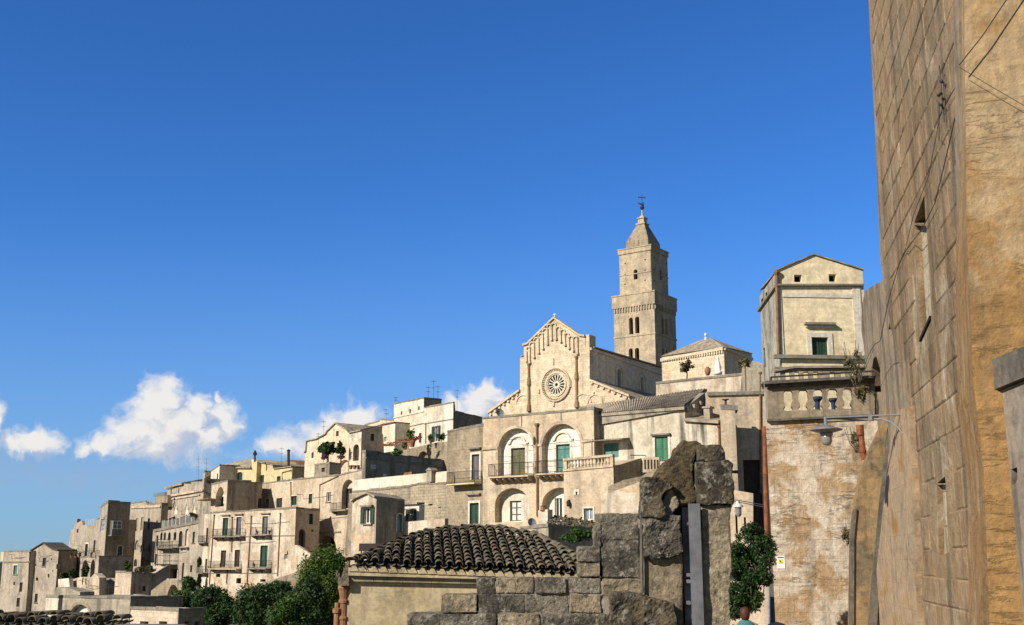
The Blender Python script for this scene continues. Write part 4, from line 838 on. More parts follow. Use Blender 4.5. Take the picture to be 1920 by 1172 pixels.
mb = MB(); mb.sm = False
for k in range(420):
    f, g = rng.random(), rng.random(); top = 968 + 6 * abs(f - .3) * 2 ; p = at(1028 + 88 * f, 992 - (992 - (969 + 14 * max(0, f - .25))) * g, 84 + 3 * g); e = Vector((rng.normal(), rng.normal(), rng.normal() * .3)).normalized() * .22; h_ = Vector((0, 0, .05)); q_ = e.cross(Vector((0, 0, 1))).normalized() * .1
    mb.hexa([p - e - q_, p + e - q_, p + e + q_, p - e + q_, p - e - q_ + h_, p + e - q_ + h_, p + e + q_ + h_, p - e + q_ + h_])
one(mb, 'rubble_roof', 'tile', 'broken brown tile roof heaped with loose tiles behind the shrub', 'roof', tuple(at(1072, 995, 84)))
tree('roof_shrub', 'green shrub growing on the low roof left of the ruined pier', 1040, 984, 1120, 1024, 40, 'leafm', 1500, .05, 14, False, 'shrub', seed=3, k=.4)

# ---------------------------------------------------------------- white house on the hill, dark wall, gabled house
W1 = house('white_hill_house', 'upper white cubic house block with three small square openings', (795, 746, 166.2), 38, 739, 828, lt=[(795, 746), (739, 757)], bot=850, ml='white', mr='brown',
  L=[('H', 751.5, 771, 754.3, 778, dict(d=.4)), ('H', 767.5, 767, 770.5, 775, dict(d=.4)), ('H', 784, 762, 787, 769, dict(d=.4)), ('X', 749, 813, 755.6, 841, dict(d=.3)), ('X', 785.5, 812, 790, 830, dict(d=.3))])
band(W1.root, W1.FL, [(795, 770), (739, 782)], .2, .12, 'trim'); band(W1.root, W1.FL, [(795, 793), (739, 806)], .1, .1, 'cop', 'cable_band')
W2 = house('white_hill_house', 'white house with tall dark shutters under a flat roof, below the three square openings', (850, 754, 160), 38, 795, 904, rt=[(850, 754), (853, 757), (854, 771), (904, 783)], bot=850, ml='white', mr='brown', L=[('Q', 814, 799, 822, 828, dict(d=.3))])
band(W2.root, W2.FL, [(850, 785), (795, 794)], .1, .1, 'cop', 'cable_band'); pipe(W2.root, W2.FL, [(799, 795), (799, 832)], .07)
house('white_hill_house', 'low white house wing with one small window, left end of the white houses', (741, 793, 167.5), 38, 716, None, bot=850, ml='white', wr=5, L=[('W', 720, 819, 725, 828)], roof='tiler')
house('pale_roof_house', 'pale house with a grey flat roof behind the gabled house', (738, 788, 178), 38, 684, None, lt=[(738, 781), (712, 786), (711.9, 789), (684, 797)], bot=840, ml='white', wr=8)
tw2 = slab('terrace_wall', 'arched stone terrace wall under the white hill houses', 'wall', [(842, 880), (842, 828), (819, 829.5), (760, 843), (712, 850), (712, 880)], (842, 152), 40, 1.5, 'brown', [('N', 783, 846, 803, 872, dict(a=1, d=.8, m='brown'))], group=None)
for k, (x0, y0, x1, y1, m_, lab) in enumerate(((762, 798, 784, 838, 'leafm', 'leafy potted lemon tree on the white house terrace'), (819, 810, 836, 832, 'leafd', 'dark trailing bush at the right end of the white terrace'), (752, 820, 768, 843, 'leafm', 'green shrub left of the lemon tree on the terrace'), (803, 812, 812, 832, 'leafm', 'small shrub left of the tall dark shutters'))):
    plantpot(lab.split()[-4] + '_x' if 0 else 'terrace_plant', lab, x0, y0, x1, y1, 154, m_, k != 1, n=260, seed=10 + k, leaf=.2)
mb = MB(); A_ = at(717, 848, 154); B_ = at(790, 834, 150)
for k, (x0, y0, x1, y1) in enumerate(((717, 826, 744, 838), (744, 819, 776, 831), (776, 816, 788, 826))):
    A = at(x0, y1, 152); B = at(x1, y0, 152); fb = thing('flower_box', ('long box of red flowers at the left end of the white terrace', 'long box of red flowers in front of the lemon tree', 'short box of red flowers at the right of the lemon tree')[k], 'flower box', tuple((A + B) / 2 - Vector((0, 0, .5)))); c = (A + B) / 2
    lens_quads([(A.x + (B.x - A.x) * f, c.y, A.z + (B.z - A.z) * (.3 + .4 * f), .42, .3, .22) for f in np.linspace(.08, .92, 6)], 150, .12, np.random.default_rng(k), 'flowers', 'flower', fb)
    mb = MB(); mb.hexa([Vector((x, y, z)) for z, dz_ in ((A.z + .1, 0), (A.z + .35, 0)) for x, y in ((A.x, c.y - .15), (B.x, c.y - .15), (B.x, c.y + .15), (A.x, c.y + .15))]); mb.build('trough', 'terra', fb)
T = house('dark_wall_house', 'long weathered wall with shade put into its dark colour and a tiny white sign below the white terrace', (686, 846, 140), 56, 679, 838, rt=[(686, 846), (838, 864)], bot=930, ml='grey', mr='dark', L=())  # right face lies in shade, part of it put into the material
band(T.root, T.FR, [(686, 857), (838, 876)], .2, .1, 'cop', 'ledge')
mb = MB()
for i in range(3):
    for j in range(2): u0, u1, z0, z1 = rect(T.FR, 695 + i * 3.2, 871.5 + j * 4.2, 697.3 + i * 3.2, 875 + j * 4.2); mb.fbox(T.FR, u0, u1, z0, z1, -.02, .04)
mb.build('white_tile_panel', 'frame', T.root); relief(T.root, T.FR, [(718, 888, 724, 897)], .05, 'frame', 'meter_cover')
c = at(765, 893, 128); mb = MB(); mb.hexa([c + Vector(v) for v in ((-.55, -.3, -.6), (.55, -.3, -.6), (.55, .3, -.6), (-.55, .3, -.6), (-.45, -.25, .35), (.4, -.25, .5), (.4, .25, .5), (-.45, .25, .35))]); one(mb, 'wooden_crate', 'woodo', 'brown wooden crate on the terrace in front of the dark wall', 'crate', tuple(c - Vector((0, 0, .6))))
S = house('gabled_house', 'cream gabled house with a grey tiled roof and a climbing plant, below the clouds', (655, 812, 166), 42, 572, None, lt=[(655, 809), (650, 806), (630, 794.7), (614, 810), (612, 815), (595, 824), (576, 828), (575, 846), (572, 850)], bot=900, ml='cath', wr=7,
  L=[('X', 630, 808, 635, 818, dict(d=.3)), ('X', 584, 848, 588, 859), ('N', 636, 862, 656, 876, dict(a=.9, d=.5, m='warm'))], roof='tileg')
S2 = house('gabled_house', 'beige side wing with one tall window right of the cream gabled house', (678, 808, 160), 48, 655, 717, lt=[(678, 808), (655, 813)], rt=[(678, 808), (717, 798)], bot=890, ml='pale', mr='warm', L=[('D', 662, 833, 673, 864, dict(a=1, d=.5))], Rr=[('X', 694, 813, 702, 827, dict(t=.12))], roof='tileg')
tree('climbing_plant', 'big dark climbing plant on the cream gabled house', 593, 822, 634, 858, 162, 'leafd', 1000, .28, 12, True, 'plant', seed=5, base=2)
tree('climbing_plant', 'dark bush with purple flowers left of the arched dark door', 628, 828, 650, 860, 161, 'leafd', 450, .26, 8, True, 'plant', seed=6, base=1)
plantpot('flowering_bush', 'hanging purple flowers on the terrace of the cream gabled house', 596, 850, 618, 866, 158, 'purple', False, n=160, seed=21); plantpot('flowering_bush', 'purple flowers below the dark bush beside the arched door', 630, 850, 650, 864, 158, 'purple', False, n=140, seed=22)
house('grey_low_house', 'low grey rendered roof hut below the climbing plant', (618, 868, 157), 42, 590, 640, rt=[(618, 866), (640, 871)], bot=890, ml='grey', mr='dark', L=[('X', 603, 877, 609, 885)])
for k, x in enumerate((657.5, 664.5, 671)):
    c = at(x, 880, 147); mb = MB(); mb.lathe(c, [(.16, 0), (.27, .45), (.3, .45), (.3, .52)], 9); one(mb, 'flower_pot', 'terra', ('left', 'middle', 'right')[k] + 'most of three terracotta pots in a row beside the dark wall' if k != 1 else 'middle one of three terracotta pots in a row beside the dark wall', 'flower pot', tuple(c), 'terracotta pots by the dark wall')
tree('roof_grass', 'patch of bright green weeds on top of the dark wall', 726, 840, 764, 856, 141, 'leafm', 500, .16, 8, False, 'weeds', seed=8)
# ---------------------------------------------------------------- long terrace house, balcony house, yellow houses
O_ = house('long_plaster_house', 'long pinkish plaster house with an arched recess and a green shuttered window', (681, 880, 148.5), 40, 492, None, lt=[(681, 879), (634, 891), (560, 898), (492, 906)], bot=1060, ml='warm', wr=6,
  L=[('G', 545.5, 930, 557, 947, dict(t=.12)), ('E', 579, 926, 586, 944, dict(t=.14)), ('W', 612, 923, 620, 941, dict(s=1)), ('X', 518, 934, 529, 952), ('d', 498, 935, 505, 953, dict(t=.1)),
     ('N', 641, 899, 664, 954, dict(a=1, d=.7, m='pale', **{'in': [('X', 648, 916, 660, 953, dict(d=.15))]})), ('N', 598, 1004, 631, 1036, dict(a=1, d=1.6, m='pale', **{'in': [('D', 617, 1009, 628, 1036, dict(a=1, d=.2))]}))])
balcony(O_.root, O_.FL, 630, 659, 957, 1.0, .9, 2); pipe(O_.root, O_.FL, [(546, 905), (547, 953)], .07); pipe(O_.root, O_.FL, [(634, 893), (600.5, 909), (600, 960)], .07)
band(O_.root, O_.FL, [(600, 998), (640, 996)], .18, .12, 'cop', 'ledge')
B2 = slab('buttress', 'brown sloping stone buttress left of the small grey gabled house', 'buttress', [(668, 925), (655, 925), (646, 1040), (668, 1040)], (661, 140), 50, 2.0, 'brown', group=None)
P_ = house('arch_terrace_house', 'flat roofed block with an arched lit doorway and a big blank shaded side', (427, 901, 161.5), 31, 397, 492, lt=[(427, 901), (397, 908)], rt=[(427, 901), (492, 906)], b=35, bot=990, ml='warm', mr='grey',
  L=[('N', 404, 913, 421, 950, dict(a=1, d=.9, m='niche', **{'in': [('X', 409, 932, 419, 950, dict(d=.2))]}))], Rr=[('X', 484, 934, 491, 953, dict(d=.2))])
mb = MB(); G = P_.FL; u0, u1, z0, z1 = rect(G, 388, 932, 411, 937); mb.hexa([G.P(u0, z1 - .5, .1), G.P(u1, z1 - .5, .1), G.P(u1, z0, 1.6), G.P(u0, z0, 1.6), G.P(u0, z1 - .42, .1), G.P(u1, z1 - .42, .1), G.P(u1, z0 + .08, 1.6), G.P(u0, z0 + .08, 1.6)]); mb.build('awning', 'woodo', P_.root)
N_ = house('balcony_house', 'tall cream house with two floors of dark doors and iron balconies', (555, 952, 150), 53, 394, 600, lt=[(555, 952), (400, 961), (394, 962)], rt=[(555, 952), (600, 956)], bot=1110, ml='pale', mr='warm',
  L=[('G', 417.6, 971, 428, 1004, dict(t=.16, l=.3)), ('Y', 443, 969.5, 453, 1003, dict(t=.16, l=.3)), ('Y', 492, 968, 503, 1001, dict(t=.16, l=.3)), ('D', 414, 1032, 424, 1063, dict(t=.16)), ('D', 440, 1031, 450, 1063, dict(t=.12)), ('E', 488, 1023, 502, 1063, dict(t=.16)),
     ('W', 533, 1039, 539.5, 1049), ('W', 556, 1039, 560, 1047) if 0 else ('H', 405, 1072, 413, 1082, dict(d=.3)), ('H', 443, 1084, 452, 1094, dict(d=.3)), ('H', 488, 1086, 498, 1091, dict(d=.3))],
  Rr=[('D', 560, 992, 572.5, 1026, dict(a=1, d=.4)), ('E', 579, 963, 587, 983, dict(t=.1)), ('H', 584, 993, 588, 997, dict(d=.3))], group='houses of the old town')
for x0, x1, yy, nb in ((406, 432, 1006, 3), (433.5, 459.5, 1005.5, 3), (479, 509, 1003, 3), (474, 508, 1065.5, 3)): balcony(N_.root, N_.FL, x0, x1, yy, 1.0, .9, nb, 'cop')
balcony(N_.root, N_.FL, 400, 452, 1066, 1.0, .9, 2, 'twin')
for pts in ([(436, 970), (435, 1035)], [(472, 968), (464, 1092)], [(526.5, 963), (521, 1080)], [(402.5, 966), (393, 1095)], [(427, 1068), (425, 1094)]): pipe(N_.root, N_.FL, pts, .065, 'copper')
band(N_.root, N_.FL, [(555, 1003), (395, 1007)], .12, .07, 'cop', 'string_course'); band(N_.root, N_.FL, [(520, 1074), (385, 1074)], .1, .07, 'cop', 'string_course')
for k, (x, y) in enumerate(((413, 1062), (477, 1062), (482, 1001), (505, 1001))): plantpot('balcony_plant', ('potted plant on the lower left balcony of the tall cream house', 'potted plant on the lower right balcony of the tall cream house', 'left pot on the upper right balcony of the tall cream house', 'right pot on the upper right balcony of the tall cream house')[k], x - 3, y - 8, x + 3, y + 2, 148, 'leafo', True, n=60, seed=40 + k, leaf=.12)
slab('stair_wall', 'sloping plaster stair parapet below the arched dark door', 'wall', [(600, 1110), (600, 1044), (584, 1040), (556, 1022), (545, 1022), (545, 1110)], (556, 147), 58, .5, 'pale', group=None)
slab('garden_wall', 'long low stone wall climbing to the right above the trees', 'wall', [(570, 1130), (570, 1064), (552, 1074), (476, 1098), (440, 1112), (440, 1130)], (556, 138), 56, .5, 'brown', group=None)
N2 = house('narrow_house', 'narrow cream house with small balconies between the dark gap and the balcony house', (395, 961, 160.5), 40, 381.5, None, lt=[(395, 960), (384, 962)], bot=1120, ml='pale', mr='warm', wr=.5, L=[('X', 386.5, 990, 390, 1018), ('X', 384.5, 1048, 388, 1073)])
balcony(N2.root, N2.FL, 379.5, 391, 1017, .9, .7, 2); balcony(N2.root, N2.FL, 378, 390, 1074, .9, .8, 2)
slab('gap_shade_wall', 'dark brown wall put behind the narrow gap left of the balcony house for its shade', 'wall', [(400, 1120), (398, 940), (372, 938), (372, 1120)], (395, 172), 40, 1, 'dark', group=None)  # backing wall added, the gap's shade put into its dark colour
Q1 = house('yellow_house', 'yellow house with two green shuttered windows under a grey roof', (482, 866, 190), 45, 411, None, lt=[(482, 865), (478, 861), (472, 862), (471.8, 879), (412, 879)], bot=925, ml='yellow', wr=8, L=[('G', 432, 886, 438.6, 901, dict(t=.1)), ('G', 444, 885, 455, 902, dict(t=.1, a=.4))], cop=None)
mb = MB(); G = Q1.FL; A = [G.P(*G.uv(473, 878.5), .4), G.P(*G.uv(410, 877.5), .4)]; B = [at(475, 861, A[0].y + 6), at(418, 872.5, A[1].y + 5)]; mb.hexa([A[0], A[1], B[1], B[0]] + [v + Vector((0, 0, .2)) for v in (A[0], A[1], B[1], B[0])]); mb.build('roof', 'tileg', Q1.root)
Q2 = house('yellow_house', 'yellow house in two steps with dark windows, right of the first yellow house', (548, 876, 184), 45, 481, None, lt=[(548, 877), (514, 880), (513.9, 874), (507, 871), (482, 867)], bot=920, ml='yellow', wr=8, L=[('E', 487, 891, 495, 905), ('E', 519, 893, 526, 903)], roof='tileg', cop=None)
pipe(Q2.root, Q2.FL, [(546, 882), (530, 886), (530, 902)], .08)
mb = MB(); c0 = at(541, 874, 182); c1 = at(541, 846, 182); mb.tube([c0, c1], .22, 8); mb.lathe(c1, [(.3, 0), (.3, .15), (.1, .3)], 8); one(mb, 'chimney_flue', 'iron', 'tall dark metal flue above the yellow houses', 'flue', tuple(c0))
mb = MB(); c0 = at(478, 866, 188); c1 = at(478, 850, 188); mb.tube([c0, c1], .16, 7); mb.lathe(c1, [(.35, -.3), (.35, 0), (.1, .5)], 7); one(mb, 'chimney_flue', 'iron', 'short dark cowl on the ridge of the first yellow house', 'flue', tuple(c0))
house('red_roof_house', 'low house with a red tiled roof behind the tall dark flue', (574, 882, 195), 45, 534, None, lt=[(574, 878), (552, 868), (542, 864), (534, 868)], bot=925, ml='pale', wr=7, roof='tiler')
house('white_side_house', 'white blank house end left of the yellow house', (412, 872, 192), 45, 396, None, lt=[(412, 872), (396, 883)], bot=925, ml='white', wr=8, L=[('X', 406.5, 888, 409, 901)])
house('square_chimney_block', 'grey square roof block overgrown with a creeper, left of the white house end', (384.5, 883, 186), 20, 381, 396, bot=925, ml='warm', mr='grey', wr=3); tree('creeper', 'creeper hanging on the grey square roof block', 383, 888, 395, 914, 184.5, 'leafo', 260, .25, 8, False, 'plant', seed=9)
# ---------------------------------------------------------------- left end of the town
I_ = house('upper_brown_house', 'big brown house with a moulded cornice and stepped roof line', (383, 897, 184), 33, 314, None, lt=[(383, 902), (378, 903), (358, 903.5), (357.9, 907), (345, 907), (344.9, 909), (314, 917)], bot=990, ml='greyp', wr=8, L=[('H', 320, 917, 322, 927, dict(d=.3)), ('H', 334, 915, 336, 925, dict(d=.3))], cop=None)
band(I_.root, I_.FL, [(383, 917), (314, 929)], .35, .3, 'warm'); band(I_.root, I_.FL, [(376, 926), (314, 936)], .25, .2, 'warm'); mb = MB(); G = I_.FL; u0, u1 = G.uv(345, 910)[0], G.uv(313, 910)[0]; za, zb_ = G.uv(345, 909)[1], G.uv(313, 916.5)[1]
mb.hexa([G.P(u0, za, .4), G.P(u1, zb_, .4), G.P(u1, zb_ + .8, -4), G.P(u0, za + .9, -4), G.P(u0, za + .35, .4), G.P(u1, zb_ + .35, .4), G.P(u1, zb_ + 1.2, -4), G.P(u0, za + 1.3, -4)]); mb.build('roof', 'tileg', I_.root)
for px in (331.5, 352, 366.5):
    u, z = G.uv(px, 955); w = .85; mb = MB()
    for s in (-1, 1): mb.prism(G, [(u + s * w, z - .15), (u + s * w, z + .25), (u, z + 1.75), (u, z + 1.35)], -.05, .3)
    mb.build('gothic_hood', 'trim', I_.root)
for px in (331.5, 352, 366.5): mb = MB(); u, z = G.uv(px, 955); mb.prism(G, [(u - .8, z - .9), (u + .8, z - .9), (u + .8, z), (u, z + 1.3), (u - .8, z)], -.02, .08); mb.build('gothic_panel', 'white', I_.root)
relief(I_.root, G, [(357, 929, 362, 952)], .06, 'dark', 'blocked_window')
H_ = house('arcade_house', 'tall weathered house with a row of pointed arch windows below a glazed terrace', (377, 976, 176), 45, 287, None, lt=[(377, 976.5), (300, 991.5), (287, 994)], bot=1120, ml='greyp', mr='dark', wr=8,
  L=[('H', x - w, y0, x + w, y1, dict(a=1.3, d=.5)) for x, w, y0, y1 in ((302.5, 2, 998.5, 1013), (309, 2, 998, 1013), (317.5, 2.5, 998, 1013), (328, 2.5, 997, 1013))] + [('X', 335.5, 995, 343, 1025, dict(a=1.2, t=.1)), ('N', 347, 991, 354, 1023, dict(a=1.2, d=.25, m='warm')), ('X', 361, 997, 365, 1018, dict(s=1)), ('X', 293, 1004, 296.5, 1024), ('X', 290, 1039, 294, 1058), ('H', 312, 1067, 332, 1085, dict(d=1.2)), ('X', 341, 1055, 344.5, 1088), ('X', 356.5, 1060, 360.5, 1073), ('X', 356, 1086, 362, 1100)])
balcony(H_.root, H_.FL, 305, 336, 1027, 1.0, 1.2, 3); balcony(H_.root, H_.FL, 302, 333, 1058, 0, 1.3, 0); balcony(H_.root, H_.FL, 341, 355, 1026, 0, .5, 2)
mb = MB(); G = H_.FL
for px in (307, 311, 334):
    mb.tube([G.P(*G.uv(px, 1098), 1.4), G.P(*G.uv(px - 1, 1012), 1.4)], .05, 5)
for py in (1012, 1018, 1042, 1058): mb.tube([G.P(*G.uv(306, py), 1.4), G.P(*G.uv(335, py), 1.4)], .045, 5)
mb.build('scaffold', 'iron', H_.root)
xs_ = [303, 306.5, 314, 321, 328.5, 336, 347, 358, 372]
for i, px in enumerate(xs_):
    yb = 977 + (377 - px) * .197; u, z = G.uv(px, yb); mb = MB(); mb.fbox(G, u - .07, u + .07, z - .1, z + 1.35, -.2, -.06); po = mb.build('terrace_post', 'trim', H_.root)
    if i: yb2 = 977 + (377 - xs_[i - 1]) * .197; u2, z2 = G.uv(xs_[i - 1], yb2); gl = MB(); gl.prism(G, [(u2, z2), (u, z), (u, z + 1.2), (u2, z2 + 1.2)], -.15, -.11); gl.build('glass_panel', 'greyw', po)
band(H_.root, H_.FL, [(376, 978), (290, 995)], .22, .15, 'cop'); 
plantpot('roof_garden_plant', 'dark bush in a pot on the glazed terrace', 352, 958, 368, 970, 177, 'leafd', True, n=160, seed=60)
tree('hanging_bush', 'yellow green bush hanging in the narrow gap', 367, 1044, 380, 1066, 166, 'leafm', 420, .22, 8, False, 'bush', seed=61); tree('cypress', 'narrow dark cypress in front of the gap', 367, 1072, 378, 1112, 160, 'leafd', 600, .22, 12, True, seed=62, base=2, k=.35)
G_ = house('plain_old_house', 'old beige house with blocked windows and small arched doors at its foot', (303, 944, 188), 40, 245, None, lt=[(303, 945), (300, 944), (277, 945.5), (273, 940), (247, 943.5), (245, 944)], bot=1082, ml='greyp', mr='brown', wr=1.2,
  L=[('G', 276.5, 972, 281, 993), ('N', 254, 972, 259, 996, dict(d=.15, m='brown')), ('N', 264, 970, 269, 994, dict(d=.15, m='brown')), ('X', 263.5, 1022, 270, 1035), ('X', 277.5, 1021, 281, 1035), ('X', 243.5, 1026, 246, 1037), ('N', 253, 1013, 261, 1031, dict(a=1, d=.2, m='grey')), ('D', 251, 1048, 257, 1062, dict(a=1)), ('H', 264, 1046, 270, 1063, dict(a=1)), ('H', 241, 1052, 246, 1062, dict(a=1)), ('X', 293, 976, 295.5, 984)])
band(G_.root, G_.FL, [(302, 948), (246, 950)], .3, .2, 'warm'); slab('roof_wall', 'pale low roof hut behind the old beige house', 'wall', [(314, 950), (314, 928), (291, 932), (288, 950)], (314, 196), 35, 4, 'brown', group=None)
mb = MB(); c = at(300, 931, 195); mb.hexa([c + Vector(v) for v in ((-1.0, -.5, 0), (.9, -.5, .15), (.9, .8, .15), (-1, .8, 0), (-1.0, -.5, .5), (.9, -.5, .75), (.9, .8, .75), (-1, .8, .5))]); one(mb, 'roof_skylight', 'glassb', 'glazed skylight on the low roof hut', 'skylight', tuple(c))
F2 = house('corner_tower_house', 'square tower-like brown house with an enclosed balcony', (203, 940.5, 182), 28, 188, 245, b=48, lt=[(203, 940.5), (196, 945), (189, 950)], rt=[(203, 940.5), (245, 943)], bot=1082, ml='greyp', mr='brown', L=[('W', 188.5, 973, 196, 996, dict(g='glassb', c=2))], Rr=[('X', 220, 1024, 229, 1046, dict(t=.1))], coph=.4)
G = F2.FR; u0, u1, z0, z1 = rect(G, 206, 976, 223, 1003); mb = MB(); mb.fbox(G, u0, u1, z0, z1, -.05, 1.0); bo = mb.build('oriel', 'greyw', F2.root); mb = MB(); bars(mb, Face((G.P(0, 0, 1.0).x, G.P(0, 0, 1.0).y), G.d), u0, u1, z0 + .9, z1 - .05, .1, -.02, .05, True, 1); mb.build('oriel_frame', 'frame', bo); mb = MB(); mb.fbox(G, u0 - .15, u1 + .15, z0 - .2, z0, -.05, 1.15); mb.build('oriel_slab', 'cop', bo)
E_ = house('ragged_house', 'pale house with a ragged roof line and a blue glass roof box', (188, 973, 192), 40, 130, None, lt=[(188, 971), (178, 974), (176.9, 984), (156, 985), (153, 976), (140, 983), (138, 992), (133, 994), (130, 1010)], bot=1060, ml='greyp', wr=7, L=[('X', 159.5, 1020, 165, 1043, dict(t=.25)), ('X', 144, 992, 147, 999), ('X', 175, 1013, 178.5, 1036), ('X', 141.5, 1030, 144, 1040)], cop=None)
mb = MB(); u0, u1, z0, z1 = rect(E_.FL, 156, 973, 178, 985); mb.fbox(E_.FL, u0, u1, z0 - .2, z1, -3, -.3); mb.build('glass_box', 'glassb', E_.root); mb = MB(); u0, u1, z0, z1 = rect(E_.FL, 137, 973, 140, 990); mb.fbox(E_.FL, u0, u1, z0, z1, -1, -.4); mb.build('chimney', 'dark', E_.root)
D_ = house('arcaded_terrace', 'terrace carried on four tall arches below the ragged roofed house', (186, 1043, 178), 40, 112, None, lt=[(186, 1044), (112, 1047)], bot=1090, ml='greyp', wr=5, L=[('H', x - w, y0, x + w, 1090, dict(a=1.2, d=2)) for x, w, y0 in ((130, 3.2, 1052), (143, 5.3, 1051), (159, 6, 1050), (173.5, 4, 1049))])
mb = MB(); G = D_.FL; railrun(mb, G.P(*G.uv(184, 1043.5), -.15), G.P(*G.uv(122, 1046), -.15), 1.0, .2); mb.build('railing', 'iron', D_.root)
for k, px in enumerate((134, 142, 149, 171)): plantpot('terrace_shrub', ('first', 'second', 'third', 'fourth')[k] + ' potted shrub from the left on the arcaded terrace', px - 2.5, 1034, px + 2.5, 1046, 178.5, 'leafo', True, n=60, seed=70 + k, leaf=.16)
for k, (x0, y0, x1, y1) in enumerate(((110, 1066, 131, 1092), (128, 1068, 148, 1088), (150, 1052, 170, 1088))): tree('courtyard_tree', ('dark bush in shade left of the arcade', 'dark bush in front of the first arcade arches', 'taller dark bush in front of the third arcade arch')[k], x0, y0, x1, y1, 172, 'leafd', 420, .26, 8, False, 'bush', seed=74 + k)
Bh = house('tall_plain_house', 'tall plain beige house with scattered small windows and a dark gabled roof', (110, 1033, 182), 50, 58, None, lt=[(110, 1034), (98, 1030), (82, 1019), (61, 1032), (58, 1034)], bot=1140, ml='greyp', mr='brown', wr=3.2, L=[('X', 79.5, 1046, 86, 1062, dict(s=1)), ('H', 67, 1083, 71.5, 1089, dict(d=.3)), ('H', 89.5, 1076, 92.5, 1083, dict(d=.3)), ('X', 65, 1113, 70.5, 1130, dict(s=1)), ('H', 95.5, 1047, 98, 1050, dict(d=.3)), ('H', 98, 1069, 100, 1072, dict(d=.3)), ('X', 105.5, 1058, 109, 1067)], roof='tiled')
mb = MB(); A_ = house('far_left_house', 'low plain house with a teal window at the left edge', (58, 1033.5, 186), 50, 7, None, bot=1140, ml='greyp', wr=8, L=[('T', 25.5, 1060, 33, 1077, dict(t=.2, s=1)), ('X', 36.5, 1092, 42, 1110), ('X', 31, 1121, 37, 1138), ('H', 25, 1091, 28, 1097, dict(d=.3))]); band(A_.root, A_.FL, [(58, 1052), (8, 1053)], .2, .12); pipe(A_.root, A_.FL, [(57, 1036), (53.5, 1105)], .08, 'iron')
house('distant_house', 'tiny cream house on the far wooded hill at the left edge', (11.5, 1034, 560), 45, 2, None, bot=1046, ml='yellow', wr=6)
J1 = house('pilaster_wall', 'sunlit cream wall pier with plants on top, centre of the lower left', (247, 1073, 146), 45, 217, 314, rt=[(247, 1074), (290, 1077), (314, 1062)], bot=1150, ml='warm', mr='grey', Rr=[('X', 267, 1099, 273, 1109)], group=None)
slab('stair_wall', 'curving stair wall carried on a big dark arch above the trees', 'wall', [(345, 1150), (341, 1098), (333, 1087), (309, 1088), (281, 1109), (278, 1117), (271, 1118), (271, 1150)], (333, 140), 35, 1.0, 'brown', [('H', 312, 1096, 345 - 9, 1150, dict(a=.9, d=.9))], group=None)
slab('stair_ramp', 'dark narrow flight of steps with pale edges in the lower left', 'steps', [(276, 1150), (262, 1116), (250, 1114), (246, 1150)], (262, 138), 60, 1.0, 'grey', group=None)
slab('pediment_pier', 'small pier with a gabled stone cap left of the pale blue door', 'pier', [(186, 1122), (186, 1083), (177, 1075), (169, 1084), (169, 1122)], (186, 150), 45, 1.0, 'warm', group=None)
slab('yard_wall', 'grey shaded yard wall with a pale blue arched door', 'wall', [(219, 1122), (219, 1084), (186, 1084), (186, 1122)], (219, 152), 70, .8, 'grey', [('b', 191, 1095, 203, 1115, dict(a=.5, t=.15))], group=None)
slab('yard_wall', 'sunlit stone yard wall with two narrow slits under the arcade', 'wall', [(170, 1122), (170, 1082), (150, 1082), (131, 1088), (131, 1122)], (170, 156), 45, .8, 'warm', [('H', 154, 1083.5, 156, 1096, dict(d=.3)), ('H', 160, 1083.5, 162, 1096, dict(d=.3)), ('H', 137, 1094, 140, 1098, dict(d=.3))], group=None)
slab('yard_wall', 'small white yard wall in front of the tall plain house', 'wall', [(131, 1104), (129, 1084), (109, 1086), (109, 1104)], (131, 158), 50, .6, 'white', group=None)
slab('yard_wall', 'grey rubble wall top left behind the lunette house', 'wall', [(150, 1125), (150, 1110), (128, 1103), (106, 1101), (100, 1125)], (150, 140), 55, 2, 'grey', group=None)
for k, (x0, y0, x1, y1) in enumerate(((228, 1050, 248, 1074), (248, 1060, 280, 1078), (270, 1060, 292, 1074))): tree('courtyard_bush', ('green bush behind the sunlit wall pier', 'reddish green bush above the grey retaining wall', 'low bush at the foot of the arcade house')[k], x0, y0, x1, y1, 150, ('leafm', 'leafo', 'leafo')[k], 380, .2, 8, False, 'bush', seed=80 + k)
K_ = house('lunette_house', 'low grey house with a big half round window in the lower left corner', (245, 1121, 104), 57, 110, None, lt=[(245, 1121), (110, 1118)], bot=1190, ml='grey', wr=6, L=[('W', 129, 1133, 171, 1178, dict(a=.95, d=.5, t=.25, tm='brown', g='curtain'))], group=None)
house('small_white_block', 'narrow sunlit block left of the half round window', (110, 1119, 101), 48, 87, None, bot=1190, ml='pale', wr=.4, group=None)
M_ = house('flat_roof_block', 'low cream flat roofed block with small square openings by the lower left trees', (335, 1143, 70), 52, 245, 383, bot=1185, ml='warm', mr='brown', L=[('H', 262, 1165, 278, 1180, dict(d=.4)), ('H', 298, 1165, 313, 1180, dict(d=.4))], Rr=[('H', 344, 1165, 354, 1180, dict(d=.4)), ('H', 365, 1165, 374, 1180, dict(d=.4))], group=None)
